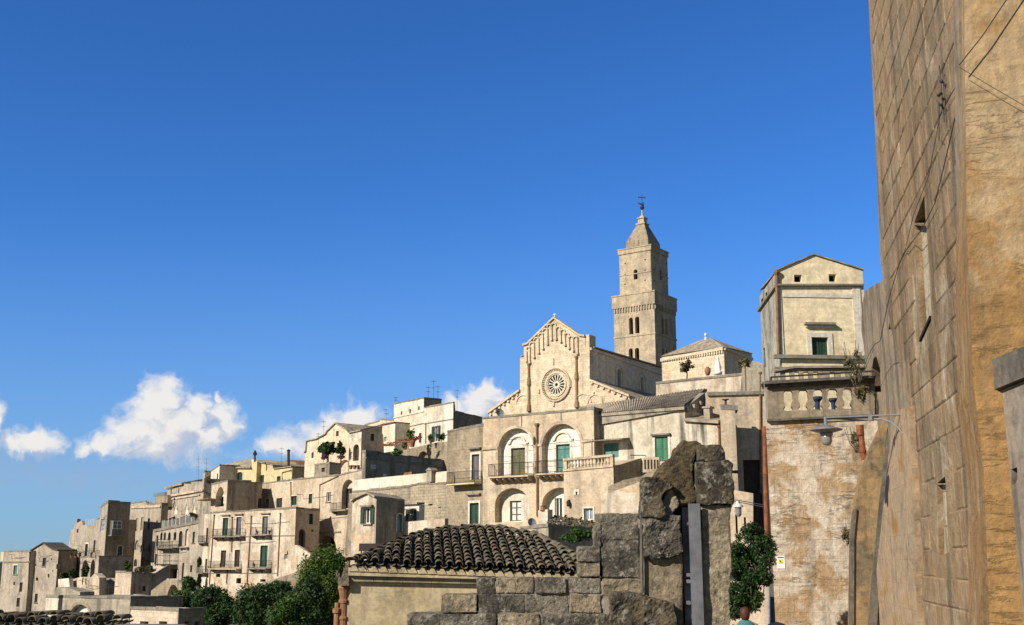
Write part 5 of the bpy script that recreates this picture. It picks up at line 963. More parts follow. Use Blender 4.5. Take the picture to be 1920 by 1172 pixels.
# roof-top aerials
for px, y0, y1, Yd, lab in ((372, 856, 905, 186, 'tall thin aerial left of the yellow house'), (387, 858, 884, 186, 'short aerial on the grey square roof block'), (742, 744, 760, 168, 'small aerial at the left corner of the upper white house'), (724, 766, 790, 172, 'small aerial left of the upper white house'), (803, 724, 750, 170, 'left aerial of the cluster on the white roofs'), (813, 711, 752, 170, 'tallest aerial of the cluster on the white roofs'), (821, 722, 754, 170, 'right aerial of the cluster on the white roofs'), (857, 729, 768, 166, 'lone aerial at the right end of the white roofs'), (607, 788, 818, 168, 'tall aerial over the cream gabled house'), (597, 812, 828, 168, 'short aerial over the cream gabled house'), (528, 838, 870, 186, 'thin aerial over the yellow houses'), (563, 862, 884, 184, 'aerial right of the red tiled roof')):
    antenna(lab, px, y0, y1, Yd)
# ---------------------------------------------------------------- trees of the lower left
for k, (x0, y0, x1, y1, Yd, m_, n, lab) in enumerate(((305, 1100, 382, 1185, 118, 'leafm', 2200, 'light green tree at the left end of the tree group'), (345, 1086, 462, 1200, 104, 'leafd', 5200, 'broad dark tree right of the low flat roofed block'), (425, 1086, 530, 1200, 100, 'leafd', 5000, 'dark tree in the middle of the tree group'), (490, 1106, 605, 1215, 92, 'leafm', 4600, 'brighter green tree in front at the bottom'), (535, 1068, 625, 1200, 104, 'leafd', 6000, 'tall dark tree left of the terracotta pipes'), (470, 1086, 560, 1140, 120, 'leafd', 2400, 'sparse dark bushes along the low stone wall'), (338, 1076, 372, 1116, 130, 'leafm', 900, 'small tree in front of the weathered arcade house'))):
    tree('leafy_tree', lab, x0, y0, x1, y1, Yd, m_, int(n * 2.6), mpp(Yd) * 2.6, 34, True, 'tree', 'trees below the old town', 4, seed=90 + k, k=.40)
tree('ivy_mound', 'rounded mound of bright ivy below the arched recess', 538, 1012, 684, 1200, 126, 'leafi', 32000, .15, 70, False, 'ivy', seed=120, k=.45)
# ---------------------------------------------------------------- foreground tiled house
def tile_roof(root, E0, E1, th, outline, pitch=.215, tlen=.36, mat='tile', az=None, jit=1.0, hips=()):
    ex = (E1 - E0).normalized(); nh = Vector((-ex.y, ex.x, 0)).normalized()
    if az is not None: nh = Vector((sin(R(az)), cos(R(az)), 0))
    es = nh * cos(R(th)) + Vector((0, 0, sin(R(th)))); en = ex.cross(es).normalized()
    if en.z < 0: en = -en
    gx = ex.dot(es); 
    def uvp(px, py):
        r = ray(px, py); p = r * (E0.dot(en) / r.dot(en)) - E0; a, b = p.dot(ex), p.dot(es); k = 1 - gx * gx
        return ((a - gx * b) / k, (b - gx * a) / k)
    pl = [uvp(*p) for p in outline]; umin = min(p[0] for p in pl); umax = max(p[0] for p in pl); smax = max(p[1] for p in pl)
    P = lambda u, s, n: E0 + ex * u + es * s + en * n
    mb = MB(); mb.sm = True; rr = random.Random(5)
    def coppo(u, s, r, L, up, lift, tilt, du):
        seg = 7; i0 = len(mb.v)
        for e, (ss, rad, ll) in enumerate(((s, r, lift + tilt), (s + L, r * .8, lift))):
            for q_ in range(seg):
                a = PI * q_ / (seg - 1)
                for t in (0, .016): mb.v.append(P(u + du * (1 if e else 0) + cos(a) * (rad - t), ss, ll + (sin(a) * (rad - t) * .95 if up else r * .75 - sin(a) * (rad - t) * .7)))
        m = seg * 2
        for q_ in range(seg - 1):
            a = i0 + q_ * 2; mb.f += [(a, a + 2, a + 2 + m, a + m), (a + 1, a + 1 + m, a + 3 + m, a + 3), (a, a + 1, a + 3, a + 2), (a + m, a + 2 + m, a + 3 + m, a + 1 + m)]
    nu = int((umax - umin) / pitch) + 1; ns = int(smax / tlen) + 1
    for i in range(nu):
        wob = rr.uniform(-.02, .02)
        for j in range(ns):
            u, s = umin + (i + .5) * pitch + wob, j * tlen - .06
            if inside(pl, u, max(s + .1, .05)):
                coppo(u + rr.uniform(-.012, .012) * jit, s + rr.uniform(-.03, .03) * jit, pitch * .40 * rr.uniform(.94, 1.06), tlen * 1.25, True, .075 + rr.uniform(-.008, .012) * jit, .05, rr.uniform(-.015, .015) * jit)
            if inside(pl, u + pitch / 2, max(s + .1, .05)): coppo(u + pitch / 2, s, pitch * .36, tlen * 1.2, False, .0, .03, 0)
    for hp in hips:
        pts = [uvp(*p) for p in hp]
        for (a, b) in zip(pts, pts[1:]):
            L = math.hypot(b[0] - a[0], b[1] - a[1]); n = max(1, int(L / .3))
            for k in range(n):
                A = P(a[0] + (b[0] - a[0]) * k / n, a[1] + (b[1] - a[1]) * k / n, .09); B = P(a[0] + (b[0] - a[0]) * (k + 1.2) / n, a[1] + (b[1] - a[1]) * (k + 1.2) / n, .09); t = (B - A).normalized(); x = t.cross(en).normalized(); i0 = len(mb.v); lf = rr.uniform(0, .03)
                for e, (c, rad) in enumerate(((A + en * (lf - .01), .105), (B - en * .04, .09))):
                    for q_ in range(8): an = PI * q_ / 7; mb.v.append(c + x * cos(an) * rad * 1.15 + en * sin(an) * rad)
                for q_ in range(7): mb.f.append((i0 + q_, i0 + q_ + 1, i0 + q_ + 9, i0 + q_ + 8))
    mb.build('tiled_roof', mat, root)
    d = MB(); d.poly([P(u, s, -.02) for u, s in pl]); d.poly([P(u, s, -.25) for u, s in pl])
    for i in range(len(pl)): a, b = pl[i], pl[(i + 1) % len(pl)]; d.poly([P(*a, -.02), P(*a, -.25), P(*b, -.25), P(*b, -.02)])
    d.build('roof_deck', 'dark', root); return P, pl
E0, E1 = at(655, 1060, 23.6), at(1090, 1078, 24.0); fh = thing('tiled_house', 'cream foreground house with a hipped roof of mossy curved tiles', 'house', (E0.x + 2.4, 24, -9), None)
tile_roof(fh, E0, E1, 12.5, [(655, 1059), (665, 1055), (700, 1044), (760, 1018), (800, 1005), (840, 998), (935, 996), (1000, 1009), (1050, 1033), (1100, 1064), (1090, 1077.5)], hips=[[(655, 1063), (700, 1046), (760, 1019), (800, 1006), (842, 999)], [(842, 999), (935, 997)], [(935, 997), (1000, 1010), (1050, 1034), (1098, 1066)]])
FH = Face((E0.x, E0.y), (E1 - E0).to_2d()); pf = lambda a, k=FH: [k.uv(*p) for p in a]
mb = MB(); mb.prism(FH, pf([(653, 1064), (1092, 1081), (1092, 1091), (653, 1079)]), -.5, .02)
n = 24; u0, z0 = FH.uv(655, 1066); u1, z1 = FH.uv(1090, 1082)
for k in range(n): u = u0 + (u1 - u0) * (k + .5) / n; z = z0 + (z1 - z0) * (k + .5) / n; mb.prism(FH, [(u - .1, z - .05), (u + .1, z - .05), (u + .03, z + .06), (u - .03, z + .06)], -.2, .045)
mb.build('eaves_mortar', 'cream', fh)
mb = MB(); mb.prism(FH, pf([(655, 1079), (1092, 1091), (1092, 1099), (655, 1090)]), -.5, -.06); mb.build('cornice', 'brown', fh)
FW_ = FH.off(-.16); mb = MB(); pl = pf([(649, 1088), (1092, 1098)], FW_); pl = [(pl[0][0], -9), (pl[1][0], -9), (pl[1][0], pl[1][1]), (pl[0][0], pl[0][1])]; mb.prism(FW_, pl, -5, 0); mb.build('wall', 'cream', fh)
mb = MB(); F_ = FH; u0, u1, z0, z1 = rect(F_, 640, 1052, 654, 1082); mb.prism(F_, [(u0, z0), (u1, z0), (u1, z1), (u0 + .06, z1 - .12)], -.4, -.02); u0, u1, z0, z1 = rect(F_, 633, 1082, 654, 1098); mb.prism(F_, [(u0, z0 + .05), (u0 + .05, z0), (u1, z0), (u1, z1), (u0, z1)], -.4, .0); o = mb.build('kneeler_stone', 'rlight', fh)
mb = MB(); c = FH.P(*FH.uv(642, 1190), -.22); zt_ = FH.uv(642, 1097)[1]; h = zt_ - c.z; mb.lathe(c, [(.095, 0), (.095, h * .28), (.11, h * .3), (.11, h * .34), (.09, h * .36), (.09, h * .62), (.11, h * .63), (.115, h * .68), (.09, h * .72), (.12, h * .88), (.14, h * .93), (.12, h)], 12); mb.build('clay_downpipe', 'terra', fh, smooth=False)
mb = MB(); c = FH.P(*FH.uv(630, 1190), -.2); mb.lathe(c, [(.07, 0), (.07, .4), (.1, .42), (.1, .5), (.06, .52), (.06, .62)], 10); one(mb, 'clay_pipe', 'terra', 'short clay pipe left of the cream foreground house', 'pipe', tuple(c))
mb = MB(); F_ = FH; u0, u1, z0, z1 = rect(F_, 628, 1068, 638, 1096); mb.prism(F_, [(u0, z0 + .1), (u1, z0), (u1, z1 - .1), (u0 + .03, z1)], -.4, -.1); rockify(mb.build('gutter_stone', 'rock', fh), .02, .05, .2, 2)
E0, E1 = at(-40, 1176, 21.6), at(238, 1175, 21.2); lh = thing('low_tiled_house', 'dark mossy tiled roof at the bottom left corner', 'house', (E0.x, 22, -9), None)
tile_roof(lh, E0, E1, 7.5, [(-40, 1176), (-40, 1164), (60, 1162), (160, 1163), (205, 1166), (238, 1175)], .23, .36, jit=3.0)
F_ = Face((E0.x, E0.y), (E1 - E0).to_2d()).off(-.5); mb = MB(); u1 = F_.uv(228, 1170)[0]; mb.fbox(F_, 0, u1, -9, E0.z - .12, -3, 0); mb.build('wall', 'dark', lh)  # shade under the eave put into the wall's dark colour

# ---------------------------------------------------------------- ruined stone pier and stepped wall
qw = at(1128, HZ, 9.4); FS = Face((qw.x, qw.y), dirL(88)); wr_ = thing('stepped_stone_wall', 'stepped wall of big worn tuff blocks in the foreground', 'wall', (qw.x - .8, qw.y + .2, -1.2), None)
BL = [[(893, 1084, 928, 1113), (930, 1083, 1001, 1113), (1003, 1084, 1062, 1113), (1064, 1083, 1127, 1113)], [(827, 1115, 894, 1149), (896, 1115, 984, 1149), (986, 1115, 1066, 1149), (1068, 1115, 1127, 1149)], [(762, 1151, 825, 1195), (827, 1151, 931, 1195), (933, 1151, 1012, 1195), (1014, 1151, 1148, 1195)], [(1083, 1024, 1126, 1054), (1083, 1056, 1126, 1082)], [(1119, 962, 1198, 1011), (1128, 1013, 1199, 1083), (1129, 1085, 1206, 1118), (1150, 1120, 1206, 1149), (1114, 983, 1127, 1023)]]
for mat_, sel in (('rblock', lambda i: i % 3 != 1), ('rlight', lambda i: i % 3 == 1)):
    mb = MB(); i = 0
    for row in BL:
        for r in row:
            if sel(i): u0, u1, z0, z1 = rect(FS, *r); j = .006; k = random.uniform(-.018, .012); mb.fbox(FS, u0 + .002, u1 - .002, z0 + .002, z1 - .002, -.42, k)
            i += 1
    rockify(mb.build('stone_blocks', mat_, wr_, 'lighter, cleaner blocks' if mat_ == 'rlight' else None), .007, .02, .09, 1)
mb = MB(); u0, u1, z0, z1 = rect(FS, 900, 1090, 1200, 1195); mb.fbox(FS, u0, u1, z0, z1, -.4, -.02); u0, u1, z0, z1 = rect(FS, 1130, 970, 1196, 1110); mb.fbox(FS, u0, u1, z0, z1, -.4, -.05); mb.build('mortar', 'dark', wr_)
qr = at(1290, HZ, 8.6); FR_ = Face((qr.x, qr.y), dirL(86)); ru = thing('ruined_pier', 'broken stone pier of carved dark rocks held by a grey steel beam', 'ruin', (qr.x, qr.y + .2, -1.2), None)
px_ = lambda a: [FR_.uv(*p) for p in a]
rock('plaster_shaft', FR_, px_([(1206, 1040), (1281, 1036), (1282, 1200), (1206, 1200)]), -.4, -.03, 'rplas', ru, .014, .012, .3, 4)
rock('carved_rock', FR_, px_([(1203, 902), (1222.7, 896), (1248, 903), (1262, 912.6), (1256, 919), (1246, 924), (1240, 936.5), (1247, 953.6), (1246, 969), (1222, 971), (1203, 971)]), -.35, .07, 'rock', ru, .01, .05, .14, 1)
rock('carved_scroll', FR_, px_([(1260, 917), (1266, 930), (1275, 945), (1263, 959), (1256, 976), (1246, 972), (1247.5, 960), (1240, 941.7), (1251, 923)]), -.3, .0, 'rlight', ru, .009, .03, .1, 1)
rock('cracked_rock', FR_, px_([(1204, 969), (1250, 966), (1275, 969), (1275, 1003), (1280, 1035), (1259, 1047), (1206, 1045)]), -.35, .04, 'rblock', ru, .01, .06, .12, 1)
rock('sloping_rock', FR_, px_([(1263.6, 854.6), (1270.5, 834), (1279, 825), (1306, 826), (1316.5, 832.4), (1307, 841), (1301, 865), (1299, 882), (1302, 906), (1305, 941.7), (1289, 946.8), (1275.6, 948.5), (1265, 933), (1260, 912.6), (1245, 902.4), (1222, 896.4), (1231, 882), (1253, 863)]), -.4, -.02, 'rockd', ru, .012, .05, .2, 1)
rock('top_block', FR_, px_([(1306, 840), (1310, 834), (1352, 835), (1358, 849), (1360, 866), (1306, 865)]), -.38, .03, 'rock', ru, .011, .035, .12, 1)
rock('side_block', FR_, px_([(1303.5, 867), (1364, 864), (1373, 872), (1375, 946), (1306, 946), (1304, 902)]), -.38, .06, 'rock', ru, .011, .035, .14, 1)
rock('pale_shaft', FR_, px_([(1314, 947), (1373, 947), (1369, 975), (1372, 1050), (1368, 1110), (1370, 1200), (1314, 1200)]), -.4, .02, 'rlight', ru, .012, .03, .2, 1)
rock('back_stone', FR_, px_([(1250, 935), (1316, 930), (1316, 1200), (1270, 1200)]), -.6, -.3, 'rock', ru, .02, .03, .2, 1)
rock('foot_rock', FR_.off(.12), px_([(1146, 1113), (1180, 1110), (1215, 1120), (1262, 1130), (1266, 1200), (1140, 1200)]), -.35, .03, 'rock', ru, .012, .06, .14, 1)
G = FR_; mb = MB(); u0, u1, z0, z1 = rect(G, 1293, 945, 1315, 1200); mb.fbox(G, u0, u1, z0, z1, .06, .075); mb.fbox(G, (u0 + u1) / 2 - .006, (u0 + u1) / 2 + .006, z0, z1, -.1, .06); v0, v1, _, _ = rect(G, 1284, 945, 1306, 1200); mb.fbox(G, v0, v1, z0, z1 - .02, -.115, -.1); mb.fbox(G, v0 + .02, v0 + .035, z0, z1 - .1, -.1, .02)
for py in (1078, 1090, 1130): u, z = G.uv(1291, py); mb.fbox(G, u - .012, u + .012, z - .012, z + .012, -.1, .05)
mb.build('steel_beam', 'beam', ru)
mb = MB(); mb.tube([G.P(*G.uv(1202, 905), .0), G.P(*G.uv(1204, 1112), .0)], .014, 6); mb.build('cable_duct', 'edge', ru)
mb = MB(); p = G.P(*G.uv(1370, 883), -.1); mb.tube([p, p + Vector((.06, 0, 0))], .012, 6); mb.lathe(p + Vector((.055, 0, -.012)), [(.014, 0), (.014, .024)], 8); mb.build('iron_bolt', 'rust', ru)

# ---------------------------------------------------------------- right: terrace wall, tower house
q0 = at(1625, HZ, 26.0); FT = Face((q0.x, q0.y), dirL(77)); pt = lambda a, k=FT: [k.uv(*p) for p in a]
te = thing('terrace_house', 'peeling ochre and white terrace wall topped by a stone balustrade', 'house', FT.P(2, -6, 0), None)
uL = FT.uv(1441, 900)[0]; zT = FT.uv(1530, 782)[1]
hl = []; mb = MB(); opening(te, FT, ('H', 1523, 938, 1546, 968, dict(d=.05)), hl); mb.prism(FT, [(-1.5, -6), (uL, -6), (uL, FT.uv(1441, 786)[1]), (-1.5, FT.uv(1600, 777)[1])], -4, 0); mb.build('wall', 'peel', te)
bal = []
prof = [(435, 42), (455, 60), (488, 78), (500, 66), (545, 74), (585, 80), (612, 68), (650, 47), (690, 44), (705, 60), (728, 76), (742, 76), (760, 46)]
for cx, dy in ((480, 0), (715, -8), (950, -18), (1180, -22), (1412, -32)):
    lp = [FT.uv(1420 + (cx + w) / 8.373, 680 + (y + dy) / 8.373) for y, w in prof] + [FT.uv(1420 + (cx - w) / 8.373, 680 + (y + dy) / 8.373) for y, w in reversed(prof)]; bal.append((lp, .26))
ou = pt([(1440, 788), (1437.5, 722), (1640, 712), (1640, 777)]); G = FT.off(.04); mb = MB(); mb.holed(G, ou, bal); mb.holed(G, ou, [(l, 0) for l, d in bal], -.26)
for i in range(4): A, B = ou[i], ou[(i + 1) % 4]; mb.poly([G.P(*A), G.P(*A, -.26), G.P(*B, -.26), G.P(*B)])
bo = mb.build('balustrade', 'parapet', te)
mb = MB(); mb.prism(FT, pt([(1437.5, 729), (1640, 717), (1640, 711), (1437.5, 722)]), -.3, .12); mb.prism(FT, pt([(1433.5, 723), (1640, 711), (1640, 708), (1433.5, 719)]), -.35, .26); mb.prism(FT, pt([(1435, 719), (1640, 708), (1640, 705.5), (1435, 716.5)]), -.35, .2); mb.build('coping', 'edge', te)
mb = MB(); mb.prism(FT, pt([(1438, 791), (1640, 781), (1640, 777), (1438, 787)]), -.1, .12); mb.build('ledge', 'edge', te)
mb = MB(); pr_ = [FT.P(*FT.uv(1445, 706), -.1), FT.P(*FT.uv(1640, 694.5), -.1)]; mb.tube(pr_, .022, 6); a = FT.P(*FT.uv(1445.5, 718), -.1); mb.tube([a, pr_[0]], .03, 6); mb.tube([FT.P(*FT.uv(1457, 706), -.1), FT.P(*FT.uv(1457, 716), -.1)], .012, 5); mb.build('hand_rail', 'iron', te)
def rustpipe(pts, r, Yp, label, n=4, mat='rust'):
    P_ = [at(*p, Yp) for p in pts]; mb = MB(); mb.tube(P_, r, 10)
    for k in range(n): c = P_[0].lerp(P_[-1], (k + .5) / n); mb.lathe(c - Vector((0, 0, .03)), [(r * 1.22, 0), (r * 1.22, .05)], 10)
    mb.lathe(P_[0] - Vector((0, 0, .25)), [(r * 1.0, 0), (r * 1.35, .03), (r * 1.35, .25)], 10); return one(mb, 'drainpipe', mat, label, 'drainpipe', tuple(P_[-1]))
rustpipe([(1433.5, 800), (1435, 900), (1438, 1012)], .05, 26.6, 'long rust red drainpipe at the left edge of the peeling terrace wall', 6)
rustpipe([(1438, 1012), (1441.5, 1062), (1442, 1180)], .03, 26.5, 'thin grey pipe at the foot of the rust red drainpipe', 2, 'galv')
rustpipe([(1612, 797), (1620, 862)], .065, 25.2, 'short rust red drainpipe right of the lamp beside the spur wall', 2)
sg = thing('warning_sign', 'small white sign with a yellow square on the peeling wall', 'sign', FT.P(*FT.uv(1464, 1066)), None); u0, u1, z0, z1 = rect(FT, 1456.5, 1043, 1471.5, 1066); mb = MB(); mb.fbox(FT, u0, u1, z0, z1, .002, .014); pl_ = mb.build('plate', 'signw', sg)
w = u1 - u0; h = z1 - z0; mb = MB(); mb.fbox(FT, u0 + w * .22, u1 - w * .22, z0 + h * .38, z0 + h * .76, .014, .017); mb.build('yellow_panel', 'signy', pl_)
mb = MB(); mb.fbox(FT, u0 + w * .1, u1 - w * .1, z1 - h * .15, z1 - h * .06, .014, .017); mb.prism(FT, [(u0 + w * .4, z0 + h * .52), (u0 + w * .5, z0 + h * .47), (u0 + w * .68, z0 + h * .62), (u0 + w * .6, z0 + h * .7)], .017, .019); mb.fbox(FT, u0 + w * .3, u0 + w * .42, z0 + h * .46, z0 + h * .5, .017, .019); mb.build('black_marks', 'signk', pl_)
for k, (x0, y0, x1, y1, m_, n, lab) in enumerate(((1582, 648, 1622, 716, 'leafo', 420, 'dry twiggy bush at the right end of the balustrade'), (1598, 716, 1624, 760, 'leafy', 420, 'yellow green weeds growing from the balustrade end'), (1594, 802, 1614, 852, 'leafy', 200, 'thin weeds beside the short rust red drainpipe'), (1578, 988, 1598, 1026, 'leafy', 220, 'tuft of grass beside the spur wall'))):
    Yw = 25.3; A = at(x0, y1, Yw); B = at(x1, y0, Yw); c = (A + B) / 2; t_ = thing('wall_weeds', lab, 'weeds', (c.x, c.y, A.z)); rg = np.random.default_rng(200 + k); lens_quads(clumps(c, ((B.x - A.x) / 2, .15, (B.z - A.z) / 2), 12, rg, .34), n, .035, rg, 'foliage', m_, t_)
    mb = MB()
    for i in range(9): e = Vector(rg.normal(size=3)) * (B.x - A.x) * .28; mb.tube([(c.x + .1, c.y, A.z), (c.x + e.x, c.y + e.y * .3, c.z + e.z * .6), (c.x + e.x * 1.7, c.y + e.y * .4, c.z + abs(e.z) + (B.z - A.z) * .3)], .007, 4)
    mb.build('stem', 'bark', t_)
sb = slab('garden_balustrade', 'second stone balustrade with square gaps behind the terrace balustrade', 'wall', [(1640, 723), (1640, 690), (1490, 691), (1452, 698), (1452, 723)], (1600, 44), 80, .3, 'brown', [], group=None)
G = sb.F; holes_ = []
for x0, x1 in ((1455, 1464.5), (1473, 1481.5), (1490, 1498.5), (1507, 1516), (1525, 1534), (1556, 1565.5), (1577, 1587), (1597, 1607)): u0, u1, z0, z1 = rect(G, x0, 697, x1, 713); holes_.append((loop_of(u0, u1, z0, z1), .3))
for c_ in list(sb.root.children): bpy.data.objects.remove(c_)
mb = MB(); mb.holed(G, sb.pl, holes_); mb.holed(G, sb.pl, [(l, 0) for l, d in holes_], -.3); mb.build('wall', 'brown', sb.root); mb = MB(); mb.prism(G, [G.uv(*p) for p in ((1640, 690), (1490, 691), (1452, 698), (1452, 694), (1490, 687), (1640, 686))], -.4, .15); mb.build('coping', 'cop', sb.root)
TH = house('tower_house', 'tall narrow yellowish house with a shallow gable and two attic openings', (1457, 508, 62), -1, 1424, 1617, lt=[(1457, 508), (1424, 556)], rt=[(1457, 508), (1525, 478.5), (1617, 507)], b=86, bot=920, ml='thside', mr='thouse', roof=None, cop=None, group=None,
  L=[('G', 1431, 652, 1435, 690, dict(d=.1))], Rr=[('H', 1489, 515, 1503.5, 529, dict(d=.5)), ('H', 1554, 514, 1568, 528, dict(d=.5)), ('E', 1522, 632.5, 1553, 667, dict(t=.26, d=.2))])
G = TH.FR; pg = lambda a: [G.uv(*p) for p in a]
mb = MB(); L3 = Vector((*dirL(-1), 0)) * TH.wL
for a, b in (((1456, 507.5), (1525, 478)), ((1525, 478), (1619, 507))):
    A = [G.P(*G.uv(*a), .1), G.P(*G.uv(*b), .1)]; A = A + [A[1] + L3, A[0] + L3]; mb.hexa(A + [v + Vector((0, 0, .07)) for v in A])
mb.build('roof', 'tileg', TH.root)
band(TH.root, G, [(1456, 533.5), (1618, 533.5)], .1, .2, 'cop', 'cornice'); band(TH.root, TH.FL, [(1456, 534), (1424, 580)], .16, .15, 'cop', 'cornice')
relief(TH.root, G, [(1457.8, 539, 1467, 667), (1601, 539, 1616.5, 667)], .05, 'trim', 'pilaster'); relief(TH.root, G, [(1467, 550, 1601, 558)], .048, 'trim', 'frieze_band')
relief(TH.root, G, [(1507, 606, 1564, 610)], .3, 'cop', 'window_cornice'); relief(TH.root, G, [(1510, 610, 1562, 614.5)], .15, 'trim', 'window_moulding'); relief(TH.root, G, [(1450, 667, 1617, 673.5)], .25, 'cop', 'ledge'); relief(TH.root, G, [(1452, 689, 1617, 692)], .08, 'cop', 'ledge')
relief(TH.root, TH.FL, [(1428, 560, 1431, 572), (1436, 548, 1439, 562)], .02, 'void', 'eaves_vent')
pipe(TH.root, G, [(1454.5, 512), (1458.5, 668)], .09, 'copper', .12)
for k, (x, w, y0, y1) in enumerate(((1533.5, 6.5, 744, 770), (1563.5, 5.5, 747, 769))): A = at(x, y1 + 6, 32); h = at(x, y0, 32).z - A.z; r = w * mpp(32); mb = MB(); mb.lathe(A, [(r * .8, 0), (r * 1.1, h * .12), (r * .7, h * .3), (r * .8, h * .7), (r * 1.5, h * .85), (r * 1.5, h)], 12); one(mb, 'garden_urn', 'navy', ('left', 'right')[k] + ' one of two dark blue urns seen through the balustrade', 'urn', tuple(A), 'dark blue urns behind the balustrade')
cr_ = thing('wall_creeper', 'dense dark green bush filling the gap between ruined pier and terrace wall', 'bush', tuple(at(1400, 1150, 23.8))); rg = np.random.default_rng(77); cl_ = []
for y_, xa, xb in ((984, 1402, 1416), (994, 1388, 1430), (1006, 1376, 1444), (1022, 1368, 1448), (1040, 1366, 1448), (1058, 1368, 1442), (1076, 1368, 1444), (1094, 1366, 1444), (1110, 1366, 1440), (1124, 1366, 1426), (1136, 1366, 1410), (1148, 1366, 1396)):
    for x_ in np.arange(xa + 6, xb - 3, 11): p = at(x_ + rg.normal() * 2.5, y_ + rg.normal() * 4, 23.8 + .35 * rg.random()); q_ = .05 + .12 * rg.random(); cl_.append((p.x, p.y, p.z, q_ * 1.2, q_, q_))
lens_quads(cl_, 14000, .032, rg, 'crown', 'leafd', cr_, .1); mb = MB()
for k in range(6): p = at(1376 + 8 * k, 1150, 23.9); q_ = Vector(cl_[rg.integers(len(cl_))][:3]); mb.tube([p, p.lerp(q_, .5) + Vector((.1, 0, 0)), q_], .018, 5, .006)
mb.build('stem', 'bark', cr_)
slab('alley_wall', 'pale plaster alley wall below the dark green bush', 'wall', [(1441, 1200), (1441, 1090), (1360, 1090), (1360, 1200)], (1441, 27.5), 80, .4, 'pale', group=None)
M['slitw'] = wallmat('pale_slit_blocking', (.50, .42, .29), (.44, .36, .24), (.2, .16, .11), 61, 1.2, stam=.4, streak=.5, brick=(2, .5, .6), fine=9)
# ---------------------------------------------------------------- right: near building
C1 = at(1850, HZ, 14.0); FWA = Face((C1.x, C1.y), dirR(11)); FWB = FWA.off(-.35); sbd = thing('stone_building', 'tall brown block built stone building filling the right edge', 'building', (C1.x + 1, C1.y + 4, -4), None)
def wallpoly(F, a, th, mat, holes=(), name='wall', label=None):
    pl = [F.uv(*p) for p in a]; hl = [([F.uv(*p) for p in h], d) for h, d in holes]; mb = MB(); mb.holed(F, pl, hl); mb.poly([F.P(*p, -th) for p in reversed(pl)])
    for i in range(len(pl)): A, B = pl[i], pl[(i + 1) % len(pl)]; mb.poly([F.P(*A), F.P(*A, -th), F.P(*B, -th), F.P(*B)])
    return mb.build(name, mat, sbd, label)
wallpoly(FWA, [(1800, -260), (1807, -60), (1813, 440), (1825, 715), (1844, 877), (1858, 1230), (1722, 1230), (1719, 1000), (1712, 900), (1703, 815), (1696, 740), (1688, 690), (1676, 640), (1660, 560), (1650, 480), (1641, 250), (1626, -40), (1614, -260)], .9, 'rwall',
  [([(1733, 366), (1736, 421), (1714, 418)], .6), ([(1737, 424), (1747, 592), (1727, 637), (1714, 422)], .1), ([(1772, 893), (1773, 906), (1757, 906)], .4), ([(1773, 909), (1779, 1036), (1761, 1042), (1757, 909)], .08), ([(1668, 604), (1670, 616), (1666, 618)], .2)])
mb = MB()
for a, dd in (([(1737, 424), (1747, 592), (1727, 637), (1714, 422)], .1), ([(1773, 909), (1779, 1036), (1761, 1042), (1757, 909)], .08)): mb = MB(); mb.prism(FWA, [FWA.uv(*p) for p in a], -dd - .1, -dd); mb.build('blocked_slit', 'slitw', sbd)
mb = MB(); mb.prism(FWA, [FWA.uv(*p) for p in [(1727, 635), (1746, 592), (1746, 599), (1727, 641)]], -.02, .03); mb.build('sill', 'void', sbd)  # thin black strip along the slit's lower edge
wallpoly(FWB, [(1690, 500), (1648, 530), (1634, 537), (1622, 545), (1616, 572), (1615, 620), (1621, 660), (1624, 720), (1622, 800), (1612, 900), (1612, 1230), (1700, 1230), (1710, 800)], .8, 'rfar', [([(1634.5, 735), (1635, 690), (1638, 672), (1643, 668), (1650, 690), (1652, 735)], .7)], 'wall', 'smoother grey beige wall with an arched opening')
wallpoly(FWA.off(.1), [(1636, 1230), (1640, 1100), (1656, 950), (1672, 800), (1684, 770), (1705, 760), (1724, 1230)], .3, 'pink', (), 'wall', 'pinkish crumbling plaster')
spur = at(1650, HZ, 24.3); FSp = Face((spur.x, spur.y), dirL(84))
mb = MB(); mb.prism(FSp, [FSp.uv(*p) for p in [(1690, 690), (1666, 760), (1655, 795), (1634, 838), (1614, 892), (1603, 950), (1597, 1004), (1594, 1230), (1632, 1230), (1634, 1120), (1648, 960), (1664, 800), (1690, 760)]], -.3, 0); mb.build('spur_wall', 'butt', sbd)
mb = MB(); mb.prism(FSp, [FSp.uv(*p) for p in [(1690, 740), (1672, 752), (1664, 810), (1646, 960), (1631, 1120), (1622, 1230), (1640, 1230), (1646, 1120), (1657, 960), (1672, 810), (1690, 770)]], -.2, .07); mb.build('spur_edge', 'edge', sbd)
mb = MB(); mb.prism(FSp, [FSp.uv(*p) for p in [(1601, 955), (1606, 955), (1601, 1010), (1600, 1230), (1593, 1230), (1594, 1010)]], -.12, .05); mb.build('spur_coping', 'edge', sbd)
FO = Face((C1.x, C1.y), (.95, -.31)).off(1.9); ow = wallpoly(FO, [(1805, -260), (1807, -60), (1813, 440), (1825, 715), (1844, 877), (1858, 1230), (2120, 1230), (2120, -260)], 3.2, 'orange', (), 'wall', 'ochre stained front wall')
